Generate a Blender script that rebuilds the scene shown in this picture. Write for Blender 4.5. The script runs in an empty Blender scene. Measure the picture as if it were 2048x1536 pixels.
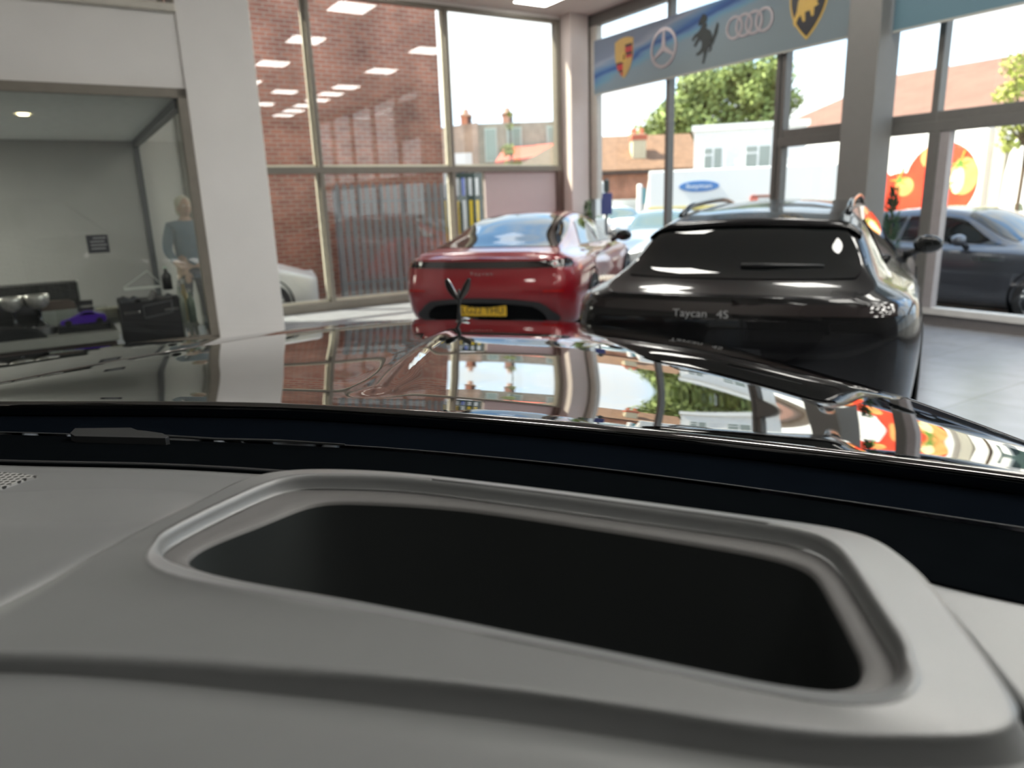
import bpy, bmesh, math, random
import numpy as np
from mathutils import Vector, Matrix
PI = math.pi
rad = math.radians
random.seed(7)
S = bpy.context.scene
COL = S.collection

# ------------------------------------------------------------------ camera
F_PX, EYE = 1420.0, 1.5
ROLL = math.atan(0.035)
PITCH = math.atan(364*math.cos(ROLL)/F_PX)
cf = np.array([0, math.cos(PITCH), -math.sin(PITCH)])
_r0 = np.array([1.0, 0, 0]); _u0 = np.cross(_r0, cf)
cr = math.cos(ROLL)*_r0 - math.sin(ROLL)*_u0
cu = math.sin(ROLL)*_r0 + math.cos(ROLL)*_u0
CAM = np.array([0, 0, EYE])
cam = bpy.data.objects.new('camera', bpy.data.cameras.new('camera'))
COL.objects.link(cam)
cam.matrix_world = Matrix(((cr[0], cu[0], -cf[0], 0), (cr[1], cu[1], -cf[1], 0), (cr[2], cu[2], -cf[2], EYE), (0, 0, 0, 1)))
cam.data.sensor_width = 36
cam.data.lens = F_PX/2048*36
cam.data.clip_start = 0.02
cam.data.clip_end = 400
cam.data.dof.use_dof = True
cam.data.dof.focus_distance = 0.95
cam.data.dof.aperture_fstop = 4.6
S.camera = cam

def ray(x, y): return cf + cr*(x-1024)/F_PX + cu*(768-y)/F_PX
def atz(x, y, z):
    d = ray(x, y); return CAM + d*((z-EYE)/d[2])
def aty(x, y, Y):
    d = ray(x, y); return CAM + d*(Y/d[1])

# ------------------------------------------------------------------ world, sun, exposure
S.view_settings.view_transform = 'Standard'
S.view_settings.look = 'None'
S.view_settings.gamma = 1
S.view_settings.use_curve_mapping = False
S.view_settings.exposure = 1.55
S.cycles.use_denoising = True
S.cycles.max_bounces = 8
S.cycles.diffuse_bounces = 4
S.cycles.glossy_bounces = 5
S.cycles.transparent_max_bounces = 24
S.cycles.sample_clamp_indirect = 6
S.cycles.caustics_reflective = False
S.cycles.caustics_refractive = False

SKY_STRENGTH = 0.92
w = bpy.data.worlds.new('world'); S.world = w; w.use_nodes = True
nt = w.node_tree; nt.nodes.clear()
def N(nt, t, **k):
    n = nt.nodes.new(t)
    for a, b in k.items(): setattr(n, a, b)
    return n
def LK(nt, a, b): nt.links.new(a, b)
tc = N(nt, 'ShaderNodeTexCoord')
sep = N(nt, 'ShaderNodeSeparateXYZ'); LK(nt, tc.outputs['Generated'], sep.inputs[0])
ramp = N(nt, 'ShaderNodeValToRGB')
e = ramp.color_ramp.elements
e[0].position = 0.0; e[0].color = (0.80, 0.90, 1.0, 1)
e[1].position = 0.6; e[1].color = (0.24, 0.50, 0.92, 1)
n1 = ramp.color_ramp.elements.new(0.18); n1.color = (0.50, 0.74, 1.0, 1)
LK(nt, sep.outputs[2], ramp.inputs[0])
noi = N(nt, 'ShaderNodeTexNoise'); noi.inputs['Scale'].default_value = 3.2; noi.inputs['Detail'].default_value = 7; noi.inputs['Roughness'].default_value = 0.6
mp = N(nt, 'ShaderNodeMapping'); mp.inputs['Scale'].default_value = (1, 1, 2.6)
LK(nt, tc.outputs['Generated'], mp.inputs[0]); LK(nt, mp.outputs[0], noi.inputs[0])
cr2 = N(nt, 'ShaderNodeValToRGB')
cr2.color_ramp.elements[0].position = 0.40; cr2.color_ramp.elements[0].color = (0, 0, 0, 1)
cr2.color_ramp.elements[1].position = 0.56; cr2.color_ramp.elements[1].color = (1, 1, 1, 1)
LK(nt, noi.outputs['Fac'], cr2.inputs[0])
mx = N(nt, 'ShaderNodeMixRGB'); mx.inputs['Color2'].default_value = (0.78, 0.80, 0.81, 1)
LK(nt, cr2.outputs[0], mx.inputs['Fac']); LK(nt, ramp.outputs[0], mx.inputs['Color1'])
bg = N(nt, 'ShaderNodeBackground'); bg.inputs['Strength'].default_value = SKY_STRENGTH
LK(nt, mx.outputs[0], bg.inputs['Color'])
wo = N(nt, 'ShaderNodeOutputWorld'); LK(nt, bg.outputs[0], wo.inputs[0])

sun_d = bpy.data.lights.new('sun', 'SUN'); sun_d.energy = 5.4; sun_d.angle = rad(0.6); sun_d.color = (1.0, 0.92, 0.75)
sun = bpy.data.objects.new('sun', sun_d); COL.objects.link(sun)
_sd = Vector((-0.773, 0.113, 0.95)).normalized()     # direction towards the sun
sun.rotation_euler = _sd.to_track_quat('Z', 'Y').to_euler()
sun.location = (-20, -3, 30)

# ------------------------------------------------------------------ frames
AZ = rad(58.5)
KX, KY = 1.4195, 13.2689
RZ = PI/2 - AZ                         # rotation of the showroom frame (x along the left glass wall, y outwards)
WORLD = Matrix.Identity(4)
ROOM = Matrix.Translation((KX, KY, 0)) @ Matrix.Rotation(RZ, 4, 'Z')
ROOMI = ROOM.inverted()
def rp(a, b, z=0.0): return ROOM @ Vector((a, -b, z))

# ------------------------------------------------------------------ materials
MATS = {}
def pm(name, col, rough=0.5, metal=0.0, coat=0.0, var=0.06, scale=12.0, bump=0.0, bscale=200.0, spec=0.5, emit=None, es=0.0):
    if name in MATS: return MATS[name]
    m = bpy.data.materials.new(name); m.use_nodes = True
    t = m.node_tree; b = t.nodes['Principled BSDF']
    b.inputs['Roughness'].default_value = rough
    b.inputs['Metallic'].default_value = metal
    b.inputs['Coat Weight'].default_value = coat
    b.inputs['Coat Roughness'].default_value = 0.02
    b.inputs['Specular IOR Level'].default_value = spec
    c = N(t, 'ShaderNodeTexCoord')
    if var > 0:
        n = N(t, 'ShaderNodeTexNoise'); n.inputs['Scale'].default_value = scale; n.inputs['Detail'].default_value = 4
        LK(t, c.outputs['Object'], n.inputs[0])
        r = N(t, 'ShaderNodeValToRGB')
        r.color_ramp.elements[0].position = 0.3; r.color_ramp.elements[1].position = 0.7
        r.color_ramp.elements[0].color = tuple(min(1, x*(1-var)) for x in col)+(1,)
        r.color_ramp.elements[1].color = tuple(min(1, x*(1+var)) for x in col)+(1,)
        LK(t, n.outputs['Fac'], r.inputs[0]); LK(t, r.outputs[0], b.inputs['Base Color'])
    else:
        b.inputs['Base Color'].default_value = tuple(col)+(1,)
    if bump > 0:
        n2 = N(t, 'ShaderNodeTexNoise'); n2.inputs['Scale'].default_value = bscale; n2.inputs['Detail'].default_value = 3
        LK(t, c.outputs['Object'], n2.inputs[0])
        bp = N(t, 'ShaderNodeBump'); bp.inputs['Strength'].default_value = bump; bp.inputs['Distance'].default_value = 0.002
        LK(t, n2.outputs['Fac'], bp.inputs['Height']); LK(t, bp.outputs[0], b.inputs['Normal'])
    if emit:
        b.inputs['Emission Color'].default_value = tuple(emit)+(1,); b.inputs['Emission Strength'].default_value = es
    MATS[name] = m
    return m
def glass(name, tint=(0.96, 0.98, 0.97), refl=1.0, ior=1.5, rough=0.0):
    if name in MATS: return MATS[name]
    m = bpy.data.materials.new(name); m.use_nodes = True
    t = m.node_tree; t.nodes.clear()
    o = N(t, 'ShaderNodeOutputMaterial'); mix = N(t, 'ShaderNodeMixShader')
    tr = N(t, 'ShaderNodeBsdfTransparent'); tr.inputs[0].default_value = tuple(tint)+(1,)
    gl = N(t, 'ShaderNodeBsdfGlossy'); gl.inputs['Roughness'].default_value = rough; gl.inputs['Color'].default_value = (1, 1, 1, 1)
    lw = N(t, 'ShaderNodeLayerWeight'); lw.inputs['Blend'].default_value = 0.5      # Schlick reflectance, both sides alike
    pw = N(t, 'ShaderNodeMath', operation='POWER'); pw.inputs[1].default_value = 5.0
    fr = N(t, 'ShaderNodeMath', operation='MULTIPLY_ADD'); fr.inputs[1].default_value = 0.95; fr.inputs[2].default_value = 0.045
    LK(t, lw.outputs['Facing'], pw.inputs[0]); LK(t, pw.outputs[0], fr.inputs[0])
    mu = N(t, 'ShaderNodeMath', operation='MULTIPLY', use_clamp=True); mu.inputs[1].default_value = refl
    LK(t, fr.outputs[0], mu.inputs[0]); LK(t, mu.outputs[0], mix.inputs[0])
    LK(t, tr.outputs[0], mix.inputs[1]); LK(t, gl.outputs[0], mix.inputs[2]); LK(t, mix.outputs[0], o.inputs[0])
    MATS[name] = m
    return m
def brick(name, c1, c2, mortar, bw=0.225, rh=0.075, ms=0.010, noise=0.35):
    if name in MATS: return MATS[name]
    m = bpy.data.materials.new(name); m.use_nodes = True
    t = m.node_tree; b = t.nodes['Principled BSDF']; b.inputs['Roughness'].default_value = 0.9
    c = N(t, 'ShaderNodeTexCoord'); s = N(t, 'ShaderNodeSeparateXYZ'); LK(t, c.outputs['Object'], s.inputs[0])
    ad = N(t, 'ShaderNodeMath', operation='ADD'); LK(t, s.outputs[0], ad.inputs[0]); LK(t, s.outputs[1], ad.inputs[1])
    k = N(t, 'ShaderNodeCombineXYZ'); LK(t, ad.outputs[0], k.inputs[0]); LK(t, s.outputs[2], k.inputs[1])
    bt = N(t, 'ShaderNodeTexBrick'); bt.inputs['Scale'].default_value = 1.0
    bt.inputs['Brick Width'].default_value = bw; bt.inputs['Row Height'].default_value = rh; bt.inputs['Mortar Size'].default_value = ms
    bt.inputs['Mortar Smooth'].default_value = 0.3
    bt.inputs['Color1'].default_value = tuple(c1)+(1,); bt.inputs['Color2'].default_value = tuple(c2)+(1,); bt.inputs['Mortar'].default_value = tuple(mortar)+(1,)
    LK(t, k.outputs[0], bt.inputs[0])
    n = N(t, 'ShaderNodeTexNoise'); n.inputs['Scale'].default_value = 1.3; n.inputs['Detail'].default_value = 6
    LK(t, c.outputs['Object'], n.inputs[0])
    r = N(t, 'ShaderNodeValToRGB'); r.color_ramp.elements[0].position = 0.3; r.color_ramp.elements[1].position = 0.7
    r.color_ramp.elements[0].color = (1-noise, 1-noise, 1-noise, 1); r.color_ramp.elements[1].color = (1+noise, 1+noise, 1+noise, 1)
    LK(t, n.outputs['Fac'], r.inputs[0])
    x = N(t, 'ShaderNodeMixRGB', blend_type='MULTIPLY'); x.inputs[0].default_value = 1
    LK(t, bt.outputs['Color'], x.inputs[1]); LK(t, r.outputs[0], x.inputs[2]); LK(t, x.outputs[0], b.inputs['Base Color'])
    MATS[name] = m
    return m

wall_paint = pm('wall_paint', (0.82, 0.79, 0.755), 0.7, var=0.03, scale=2)
ceil_paint = pm('ceiling_paint', (0.72, 0.67, 0.63), 0.8, var=0.03, scale=2)
column_paint = pm('column_paint', (0.20, 0.195, 0.185), 0.6, var=0.02)
column_side = column_paint
frame_tan = pm('beige_frame_paint', (0.20, 0.185, 0.155), 0.5, var=0.05)
frame_dark = pm('dark_grey_frame', (0.14, 0.135, 0.125), 0.45, var=0.05)
black_plastic = pm('black_plastic', (0.012, 0.013, 0.015), 0.4)
black_matt = pm('black_matt', (0.002, 0.0024, 0.003), 0.85, spec=0.03)
def dull(name, col):
    m = bpy.data.materials.new(name); m.use_nodes = True; t = m.node_tree; t.nodes.clear()
    o = N(t, 'ShaderNodeOutputMaterial'); d = N(t, 'ShaderNodeBsdfDiffuse'); c = N(t, 'ShaderNodeTexCoord'); n = N(t, 'ShaderNodeTexNoise'); n.inputs['Scale'].default_value = 30
    r = N(t, 'ShaderNodeValToRGB'); r.color_ramp.elements[0].color = tuple(v*.8 for v in col)+(1,); r.color_ramp.elements[1].color = tuple(v*1.2 for v in col)+(1,)
    LK(t, c.outputs['Object'], n.inputs[0]); LK(t, n.outputs['Fac'], r.inputs[0]); LK(t, r.outputs[0], d.inputs[0]); LK(t, d.outputs[0], o.inputs[0])
    MATS[name] = m; return m
black_matt = dull('black_flock', (.0022, .0028, .0034))
rubber = pm('tyre_rubber', (0.015, 0.015, 0.016), 0.8)
chrome = pm('chrome', (0.8, 0.8, 0.8), 0.08, metal=1.0, var=0)
dark_chrome = pm('dark_chrome', (0.07, 0.075, 0.08), 0.12, metal=1.0, var=0)
silver = pm('silver_alloy', (0.55, 0.55, 0.56), 0.25, metal=1.0, var=0.03)
red_paint = pm('red_paint', (0.26, 0.004, 0.012), 0.30, metal=0.15, coat=1.0, var=0.0)
black_paint = pm('black_paint', (0.002, 0.002, 0.0025), 0.25, coat=.62, var=0.0, spec=.1)
grey_paint = pm('grey_paint', (0.075, 0.078, 0.095), 0.3, metal=0.4, coat=1.0, var=0.0)
white_paint = pm('white_paint', (0.85, 0.85, 0.83), 0.35, coat=0.6, var=0.0)
silver_paint = pm('silver_paint', (0.40, 0.42, 0.45), 0.3, metal=0.5, coat=1.0, var=0.0)
car_glass = pm('dark_car_glass', (0.004, 0.005, 0.005), 0.02, coat=.3, var=0.0, spec=.5)
car_glass_light = pm('green_car_glass', (0.06, 0.10, 0.10), 0.03, coat=1.0, var=0.0)
lamp_black = pm('smoked_lamp', (0.012, 0.008, 0.008), 0.08, coat=1.0, var=0.0)
leather = pm('dash_leather', (0.144, 0.147, 0.148), 0.38, var=0.02, scale=30, bump=0.06, bscale=1500, spec=1.0)

# ------------------------------------------------------------------ object helpers
ORG = {}
def tag(o, label=None, cat=None, group=None, kind=None):
    if label: o['label'] = label
    if cat: o['category'] = cat
    if group: o['group'] = group
    if kind: o['kind'] = kind
    return o
def thing(name, org, frame=ROOM, rz=0.0, label=None, cat=None, group=None, kind=None):
    o = bpy.data.objects.new(name, None); COL.objects.link(o)
    o.empty_display_size = 0.2
    M = frame @ Matrix.Translation(org) @ Matrix.Rotation(rz, 4, 'Z')
    o.matrix_world = M
    ORG[o.name] = (frame, Vector(org), rz)
    return tag(o, label, cat, group, kind)

class MB:
    def __init__(s): s.v = []; s.f = []; s.M = Matrix.Identity(4)
    def add(s, vs, fs):
        n = len(s.v); s.v += [s.M @ Vector(p) for p in vs]; s.f += [tuple(i+n for i in q) for q in fs]; return s
    def box(s, x0, x1, y0, y1, z0, z1):
        x0, x1 = sorted((x0, x1)); y0, y1 = sorted((y0, y1)); z0, z1 = sorted((z0, z1))
        return s.add([(x0,y0,z0),(x1,y0,z0),(x1,y1,z0),(x0,y1,z0),(x0,y0,z1),(x1,y0,z1),(x1,y1,z1),(x0,y1,z1)],
            [(0,3,2,1),(4,5,6,7),(0,1,5,4),(1,2,6,5),(2,3,7,6),(3,0,4,7)])
    def prism(s, poly, d0, d1, plane='xz'):
        n = len(poly)
        def P(u, v, d): return (u, d, v) if plane == 'xz' else ((d, u, v) if plane == 'yz' else (u, v, d))
        vs = [P(u, v, d0) for u, v in poly] + [P(u, v, d1) for u, v in poly]
        fs = [tuple(range(n)), tuple(range(2*n-1, n-1, -1))] + [(i, (i+1) % n, n+(i+1) % n, n+i) for i in range(n)]
        return s.add(vs, fs)
    def grid(s, rows, close=False):
        n = len(rows[0]); vs = [p for r in rows for p in r]; fs = []
        for i in range(len(rows)-1):
            for j in range(n if close else n-1):
                k = (j+1) % n
                fs.append((i*n+j, i*n+k, (i+1)*n+k, (i+1)*n+j))
        return s.add(vs, fs)
    def tube(s, pts, r, n=8, caps=True, flat=None):
        pts = [Vector(p) for p in pts]; R = r if isinstance(r, (list, tuple)) else [r]*len(pts)
        rows = []; up = Vector((0, 0, 1))
        for i, p in enumerate(pts):
            d = (pts[min(i+1, len(pts)-1)] - pts[max(i-1, 0)]).normalized()
            u = d.cross(up)
            if u.length < 1e-3: u = d.cross(Vector((1, 0, 0)))
            u.normalize(); v = d.cross(u).normalized()
            rows.append([p + (u*math.cos(2*PI*k/n)*(flat or 1) + v*math.sin(2*PI*k/n))*R[i] for k in range(n)])
        b = len(s.v)
        s.grid(rows, True)
        if caps:
            s.f.append(tuple(b+k for k in range(n))[::-1]); L = (len(rows)-1)*n
            s.f.append(tuple(b+L+k for k in range(n)))
        return s
    def lathe(s, prof, n=24, axis='z', c=(0, 0, 0)):
        rows = []
        for r, h in prof:
            row = []
            for k in range(n):
                a = 2*PI*k/n; x, y = r*math.cos(a), r*math.sin(a)
                row.append((c[0]+x, c[1]+y, c[2]+h) if axis == 'z' else ((c[0]+h, c[1]+x, c[2]+y) if axis == 'x' else (c[0]+x, c[1]+h, c[2]+y)))
            rows.append(row)
        return s.grid(rows, True)
    def ell(s, c, r, n=16, m=10):
        rows = []
        for i in range(m+1):
            t = PI*i/m
            rows.append([(c[0]+r[0]*math.sin(t)*math.cos(2*PI*k/n), c[1]+r[1]*math.sin(t)*math.sin(2*PI*k/n), c[2]+r[2]*math.cos(t)) for k in range(n)])
        return s.grid(rows, True)
    def build(s, name, mat, parent=None, org=None, frame=ROOM, smooth=False, bevel=0.0, sub=0, local=False, label=None, cat=None, group=None, kind=None):
        """local=True: verts already in the parent's own coordinates; otherwise they are in `frame` coordinates."""
        me = bpy.data.meshes.new(name)
        vs = s.v
        if parent is not None:
            if not local:
                root = parent
                while root.parent is not None: root = root.parent
                fr, og, rz = ORG[root.name]
                Ri = Matrix.Rotation(-rz, 4, 'Z')
                vs = [Ri @ (Vector(p) - og) for p in vs]
        else:
            if org is None:
                xs = [p[0] for p in vs]; ys = [p[1] for p in vs]; zs = [p[2] for p in vs]
                org = ((min(xs)+max(xs))/2, (min(ys)+max(ys))/2, min(zs))
            og = Vector(org); vs = [Vector(p)-og for p in vs]
        me.from_pydata([tuple(p) for p in vs], [], s.f); me.update()
        bm = bmesh.new(); bm.from_mesh(me)
        bmesh.ops.remove_doubles(bm, verts=bm.verts, dist=1e-6)
        bmesh.ops.recalc_face_normals(bm, faces=bm.faces)
        bm.to_mesh(me); bm.free()
        if smooth:
            for p in me.polygons: p.use_smooth = True
        if mat: me.materials.append(mat)
        o = bpy.data.objects.new(name, me); COL.objects.link(o)
        if parent is not None: o.parent = parent
        else:
            o.matrix_world = frame @ Matrix.Translation(og)
            ORG[o.name] = (frame, og, 0.0)
        if bevel > 0:
            b = o.modifiers.new('bevel', 'BEVEL'); b.width = bevel; b.segments = 2; b.limit_method = 'ANGLE'
        if sub:
            q = o.modifiers.new('sub', 'SUBSURF'); q.levels = sub; q.render_levels = sub
        return tag(o, label, cat, group, kind)
def text(name, body, size, mat, parent, loc, rot, extr=0.002, xs=1.0, label=None):
    c = bpy.data.curves.new(name+'_curve', 'FONT'); c.body = body; c.size = size; c.extrude = extr; c.align_x = 'CENTER'; c.align_y = 'CENTER'
    tmp = bpy.data.objects.new(name+'_tmp', c); COL.objects.link(tmp)
    dg = bpy.context.evaluated_depsgraph_get(); me = bpy.data.meshes.new_from_object(tmp.evaluated_get(dg)); me.name = name
    bpy.data.objects.remove(tmp); bpy.data.curves.remove(c)
    me.materials.clear(); me.materials.append(mat)
    o = bpy.data.objects.new(name, me); COL.objects.link(o); o.parent = parent; o.location = loc; o.rotation_euler = rot; o.scale = (xs, 1, 1)
    if label: o['label'] = label
    return o
def spl(keys, x):
    """smooth monotone interpolation through (x, y) keys"""
    K = keys
    if x <= K[0][0]: return K[0][1]
    if x >= K[-1][0]: return K[-1][1]
    i = 0
    while K[i+1][0] < x: i += 1
    def d(j):
        if j <= 0 or j >= len(K)-1: return 0.0 if False else ((K[1][1]-K[0][1])/(K[1][0]-K[0][0]) if j <= 0 else (K[-1][1]-K[-2][1])/(K[-1][0]-K[-2][0]))
        a = (K[j][1]-K[j-1][1])/(K[j][0]-K[j-1][0]); b = (K[j+1][1]-K[j][1])/(K[j+1][0]-K[j][0])
        return 0.0 if a*b <= 0 else 2*a*b/(a+b)
    h = K[i+1][0]-K[i][0]; t = (x-K[i][0])/h
    return (2*t**3-3*t*t+1)*K[i][1] + (t**3-2*t*t+t)*h*d(i) + (-2*t**3+3*t*t)*K[i+1][1] + (t**3-t*t)*h*d(i+1)
def catmull(pts, n):
    """closed Catmull-Rom through 2-D/3-D points"""
    out = []; m = len(pts)
    for i in range(m):
        p = [np.array(pts[(i+k-1) % m], float) for k in range(4)]
        for j in range(n):
            t = j/n
            out.append(0.5*((2*p[1]) + (-p[0]+p[2])*t + (2*p[0]-5*p[1]+4*p[2]-p[3])*t*t + (-p[0]+3*p[1]-3*p[2]+p[3])*t**3))
    return out

# ------------------------------------------------------------------ the showroom shell
CZ = 4.48                                   # ceiling height
GZ = -0.2                                   # street level outside
def floor_material():
    m = bpy.data.materials.new('floor_tile'); m.use_nodes = True
    t = m.node_tree; b = t.nodes['Principled BSDF']; b.inputs['Roughness'].default_value = 0.22
    c = N(t, 'ShaderNodeTexCoord')
    bt = N(t, 'ShaderNodeTexBrick'); bt.offset = 0.0; bt.inputs['Scale'].default_value = 1
    bt.inputs['Brick Width'].default_value = 0.9; bt.inputs['Row Height'].default_value = 0.9; bt.inputs['Mortar Size'].default_value = 0.004
    bt.inputs['Color1'].default_value = (0.36, 0.38, 0.42, 1); bt.inputs['Color2'].default_value = (0.33, 0.35, 0.39, 1); bt.inputs['Mortar'].default_value = (0.22, 0.22, 0.23, 1)
    LK(t, c.outputs['Object'], bt.inputs[0])
    n = N(t, 'ShaderNodeTexNoise'); n.inputs['Scale'].default_value = 5; n.inputs['Detail'].default_value = 8; LK(t, c.outputs['Object'], n.inputs[0])
    x = N(t, 'ShaderNodeMixRGB', blend_type='MULTIPLY'); x.inputs[0].default_value = 0.35
    LK(t, bt.outputs[0], x.inputs[1]); LK(t, n.outputs['Fac'], x.inputs[2]); LK(t, x.outputs[0], b.inputs['Base Color'])
    return m
MB().box(-14, 0.0, -16, 0.0, -0.15, 0.0).build('floor', floor_material(), org=(0, 0, 0), kind='structure')
MB().box(-14, 0.1, -16, 0.1, CZ, CZ+0.25).build('ceiling', ceil_paint, org=(0, 0, CZ), kind='structure')
# wall behind / left of the camera
wl = MB().box(-14.2, -14.0, -16, 0.1, -0.15, CZ); wl.build('wall_left', wall_paint, kind='structure')
wl = MB().box(-14.2, 0.2, -16.2, -16.0, -0.15, CZ); wl.build('wall_back', pm('back_wall_grey', (.20, .20, .20), .8), kind='structure')
# back glass wall (left part of picture): pier, lintel, corner post
wf = MB()
wf.box(-14.2, -6.65, 0.0, 0.22, -0.15, CZ)
wf.build('wall_front', wall_paint, kind='structure')
MB().box(-0.47, -0.10, -0.28, 0.25, -0.15, CZ).build('wall_corner', pm('pink_white_paint', (0.62, 0.55, 0.52), 0.7, var=0.04, scale=3), kind='structure')
MB().box(-6.65, -0.50, -0.02, 0.2, 4.42, CZ).build('trim_1', wall_paint, kind='structure')
# ---- window_1 : the left glass wall
w1 = thing('window_1', (-3.5, 0, 0), kind='structure')
fr = MB()
for a, hw in ((-6.62, 0.035), (-4.79, 0.035), (-2.64, 0.035), (-0.55, 0.045)):
    fr.box(a-hw, a+hw, -0.04, 0.09, 0.0, 4.42)
fr.box(-6.65, -0.5, -0.05, 0.09, 1.99, 2.085)
fr.box(-6.65, -0.5, -0.05, 0.09, 0.0, 0.13)
fr.box(-6.65, -0.5, -0.04, 0.09, 4.37, 4.42)
fr.build('window_frame', frame_tan, w1, bevel=0.006)
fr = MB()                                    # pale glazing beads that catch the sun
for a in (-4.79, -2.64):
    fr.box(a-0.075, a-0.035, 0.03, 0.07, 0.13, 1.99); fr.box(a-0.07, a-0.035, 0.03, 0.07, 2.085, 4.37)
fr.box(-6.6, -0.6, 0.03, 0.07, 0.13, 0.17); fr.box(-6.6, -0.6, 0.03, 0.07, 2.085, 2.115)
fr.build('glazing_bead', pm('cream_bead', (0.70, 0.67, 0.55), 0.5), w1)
win_glass = glass('window_glass', (0.93, 0.95, 0.93), refl=1.45)
MB().add([(-6.6, .048, .1), (-.55, .048, .1), (-.55, .048, 4.4), (-6.6, .048, 4.4)], [(0, 1, 2, 3)]).build('pane', win_glass, w1)
MB().box(-2.05, -0.60, 0.0, 0.04, 0.1, 1.99).build('blank_panel', pm('pink_panel', (0.52, 0.45, 0.45), 0.7, var=0.02), w1, label='flat pinkish grey opaque panel filling the lower pane')
fr = MB(); fr.box(-0.62, -0.50, -0.06, 0.11, 0.0, 2.0); fr.build('jamb', pm('brown_jamb', (0.10, 0.065, 0.055), 0.5), w1, label='dark brown jamb')
# ---- window_2 : the right glass wall
w2 = thing('window_2', (0, -5, 0), kind='structure')
fr = MB()
def bx(m, b0, b1, a0, a1, z0, z1): return m.box(a0, a1, -b1, -b0, z0, z1)
bx(fr, 0.04, 0.22, -0.05, 0.1, 0, 4.42)
for b0, hw in ((2.13, 0.035), (4.12, 0.03), (4.21, 0.03), (6.15, 0.035), (8.0, 0.035), (9.8, 0.035), (11.6, 0.035), (13.4, 0.035), (15.5, 0.035)):
    bx(fr, b0-hw, b0+hw, -0.05, 0.08, 0.2, 4.42)
bx(fr, 4.17, 15.6, -0.06, 0.09, 2.07, 2.18)
bx(fr, 4.17, 15.6, -0.04, 0.09, 2.18, 2.28)
bx(fr, 0.04, 16, -0.04, 0.09, 4.30, 4.48)
bx(fr, 6.13, 6.24, -0.07, 0.09, 0.2, 2.07)
fr.build('window_frame', frame_dark, w2, bevel=0.006)
fr = MB(); bx(fr, 0.22, 0.42, -0.03, 0.08, 1.5, 4.35); fr.build('pale_jamb', pm('pale_jamb', (0.55, 0.52, 0.47), 0.6), w2)
fr = MB(); bx(fr, 6.24, 6.34, -0.05, 0.06, 0.2, 2.07); fr.build('door_jamb', pm('mid_grey_jamb', (0.34, 0.31, 0.31), 0.4), w2)
fr = MB(); bx(fr, 0.04, 16, -0.05, 0.09, 0.13, 0.2); fr.build('sill', pm('pale_sill', (0.62, 0.60, 0.57), 0.5), w2)
fr = MB(); bx(fr, 0.04, 16, -0.02, 0.09, -0.1, 0.13); fr.build('kerb', pm('dark_kerb', (0.17, 0.155, 0.15), 0.7), w2)
fr = MB(); fr.add([(.024, -.2, .2), (.024, -15.8, .2), (.024, -15.8, 4.35), (.024, -.2, 4.35)], [(0, 1, 2, 3)]); fr.build('pane', glass('window_glass_right', (0.96, 0.98, 0.97), refl=1.0), w2)
# grey square column in front of the right glass wall
m = MB(); bx(m, 5.33, 5.71, -0.45, -0.06, 0, CZ); m.build('wall_column', column_paint, kind='structure', bevel=0.01)
# white pillar at the corner of the office, bulkhead over it
m = MB(); bx(m, 4.0, 4.45, -7.10, -6.52, 0, CZ)
m.M = Matrix.Identity(4)
PB = 3.55
m = MB(); bx(m, PB, 4.0, -7.10, -6.53, 0, CZ); m.build('wall_pillar', wall_paint, kind='structure', bevel=0.008)
m = MB(); bx(m, 0.0, 3.98, -13.9, -7.10, 2.47, 3.03); m.build('wall_bulkhead', wall_paint, kind='structure')
m = MB(); bx(m, 3.90, 4.04, -13.9, -7.10, 3.03, 3.09); m.build('trim_2', pm('cream_ledge', (0.62, 0.58, 0.50), 0.6), kind='structure', bevel=0.01)
# upper opening above the bulkhead: a dark recess
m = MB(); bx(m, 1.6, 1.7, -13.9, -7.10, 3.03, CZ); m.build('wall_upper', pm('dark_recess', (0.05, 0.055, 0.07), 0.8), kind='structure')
# office back wall, ceiling inside the office
m = MB(); bx(m, 0.0, 0.06, -13.9, -7.18, 0.0, 2.47); m.build('wall_office', pm('office_grey', (0.36, 0.355, 0.34), 0.8, var=0.05, scale=1.5), kind='structure')

# ---- ceiling lights
lamp_mat = pm('lamp_panel', (0.9, 0.9, 0.9), 0.5, emit=(1.0, 0.96, 0.90), es=7.0, var=0)
extra = [(a, b) for a in (-2.6, -5.0) for b in (9.15, 11.55, 13.95)]+[(-1.38, 9.15), (-3.8, 9.15), (-1.38, 11.55), (-3.8, 11.55), (-1.38, 13.95), (-3.8, 13.95), (-5.0, 12.75), (-5.0, 10.35), (-6.2, 11.55)]  # unseen panels added right of and behind the camera to brighten the dashboard
def panel(a, b):
    t = thing('ceiling_light', (a, -b, CZ), group='square panel lights in the ceiling', cat='light', label='flush white rectangular panel light in the showroom ceiling')
    MB().box(a-0.32, a+0.32, -b-0.32, -b+0.32, CZ-0.012, CZ).build('light_frame', white_paint, t)
    MB().box(a-0.29, a+0.29, -b-0.29, -b+0.29, CZ-0.018, CZ-0.004).build('diffuser', lamp_mat, t)
    return t
for i, a in enumerate((-1.38, -3.8, -6.2, -8.6, -11.0)):
    for j, b in enumerate((0.75, 3.15, 5.55, 7.95, 10.35, 12.75)):
        if (a < -5 and b < 9) or (a < -8 and b < 10): continue
        o = panel(a, b)
        nth = ('first', 'second', 'third', 'fourth', 'fifth', 'sixth')
        o['label'] = '%s panel light from the left glass wall, in the %s ceiling row from the right' % (nth[j], nth[i])
        if (i, j) == (0, 0): o['label'] = 'white panel light in the ceiling beside the corner where the two glass walls meet'
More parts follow.
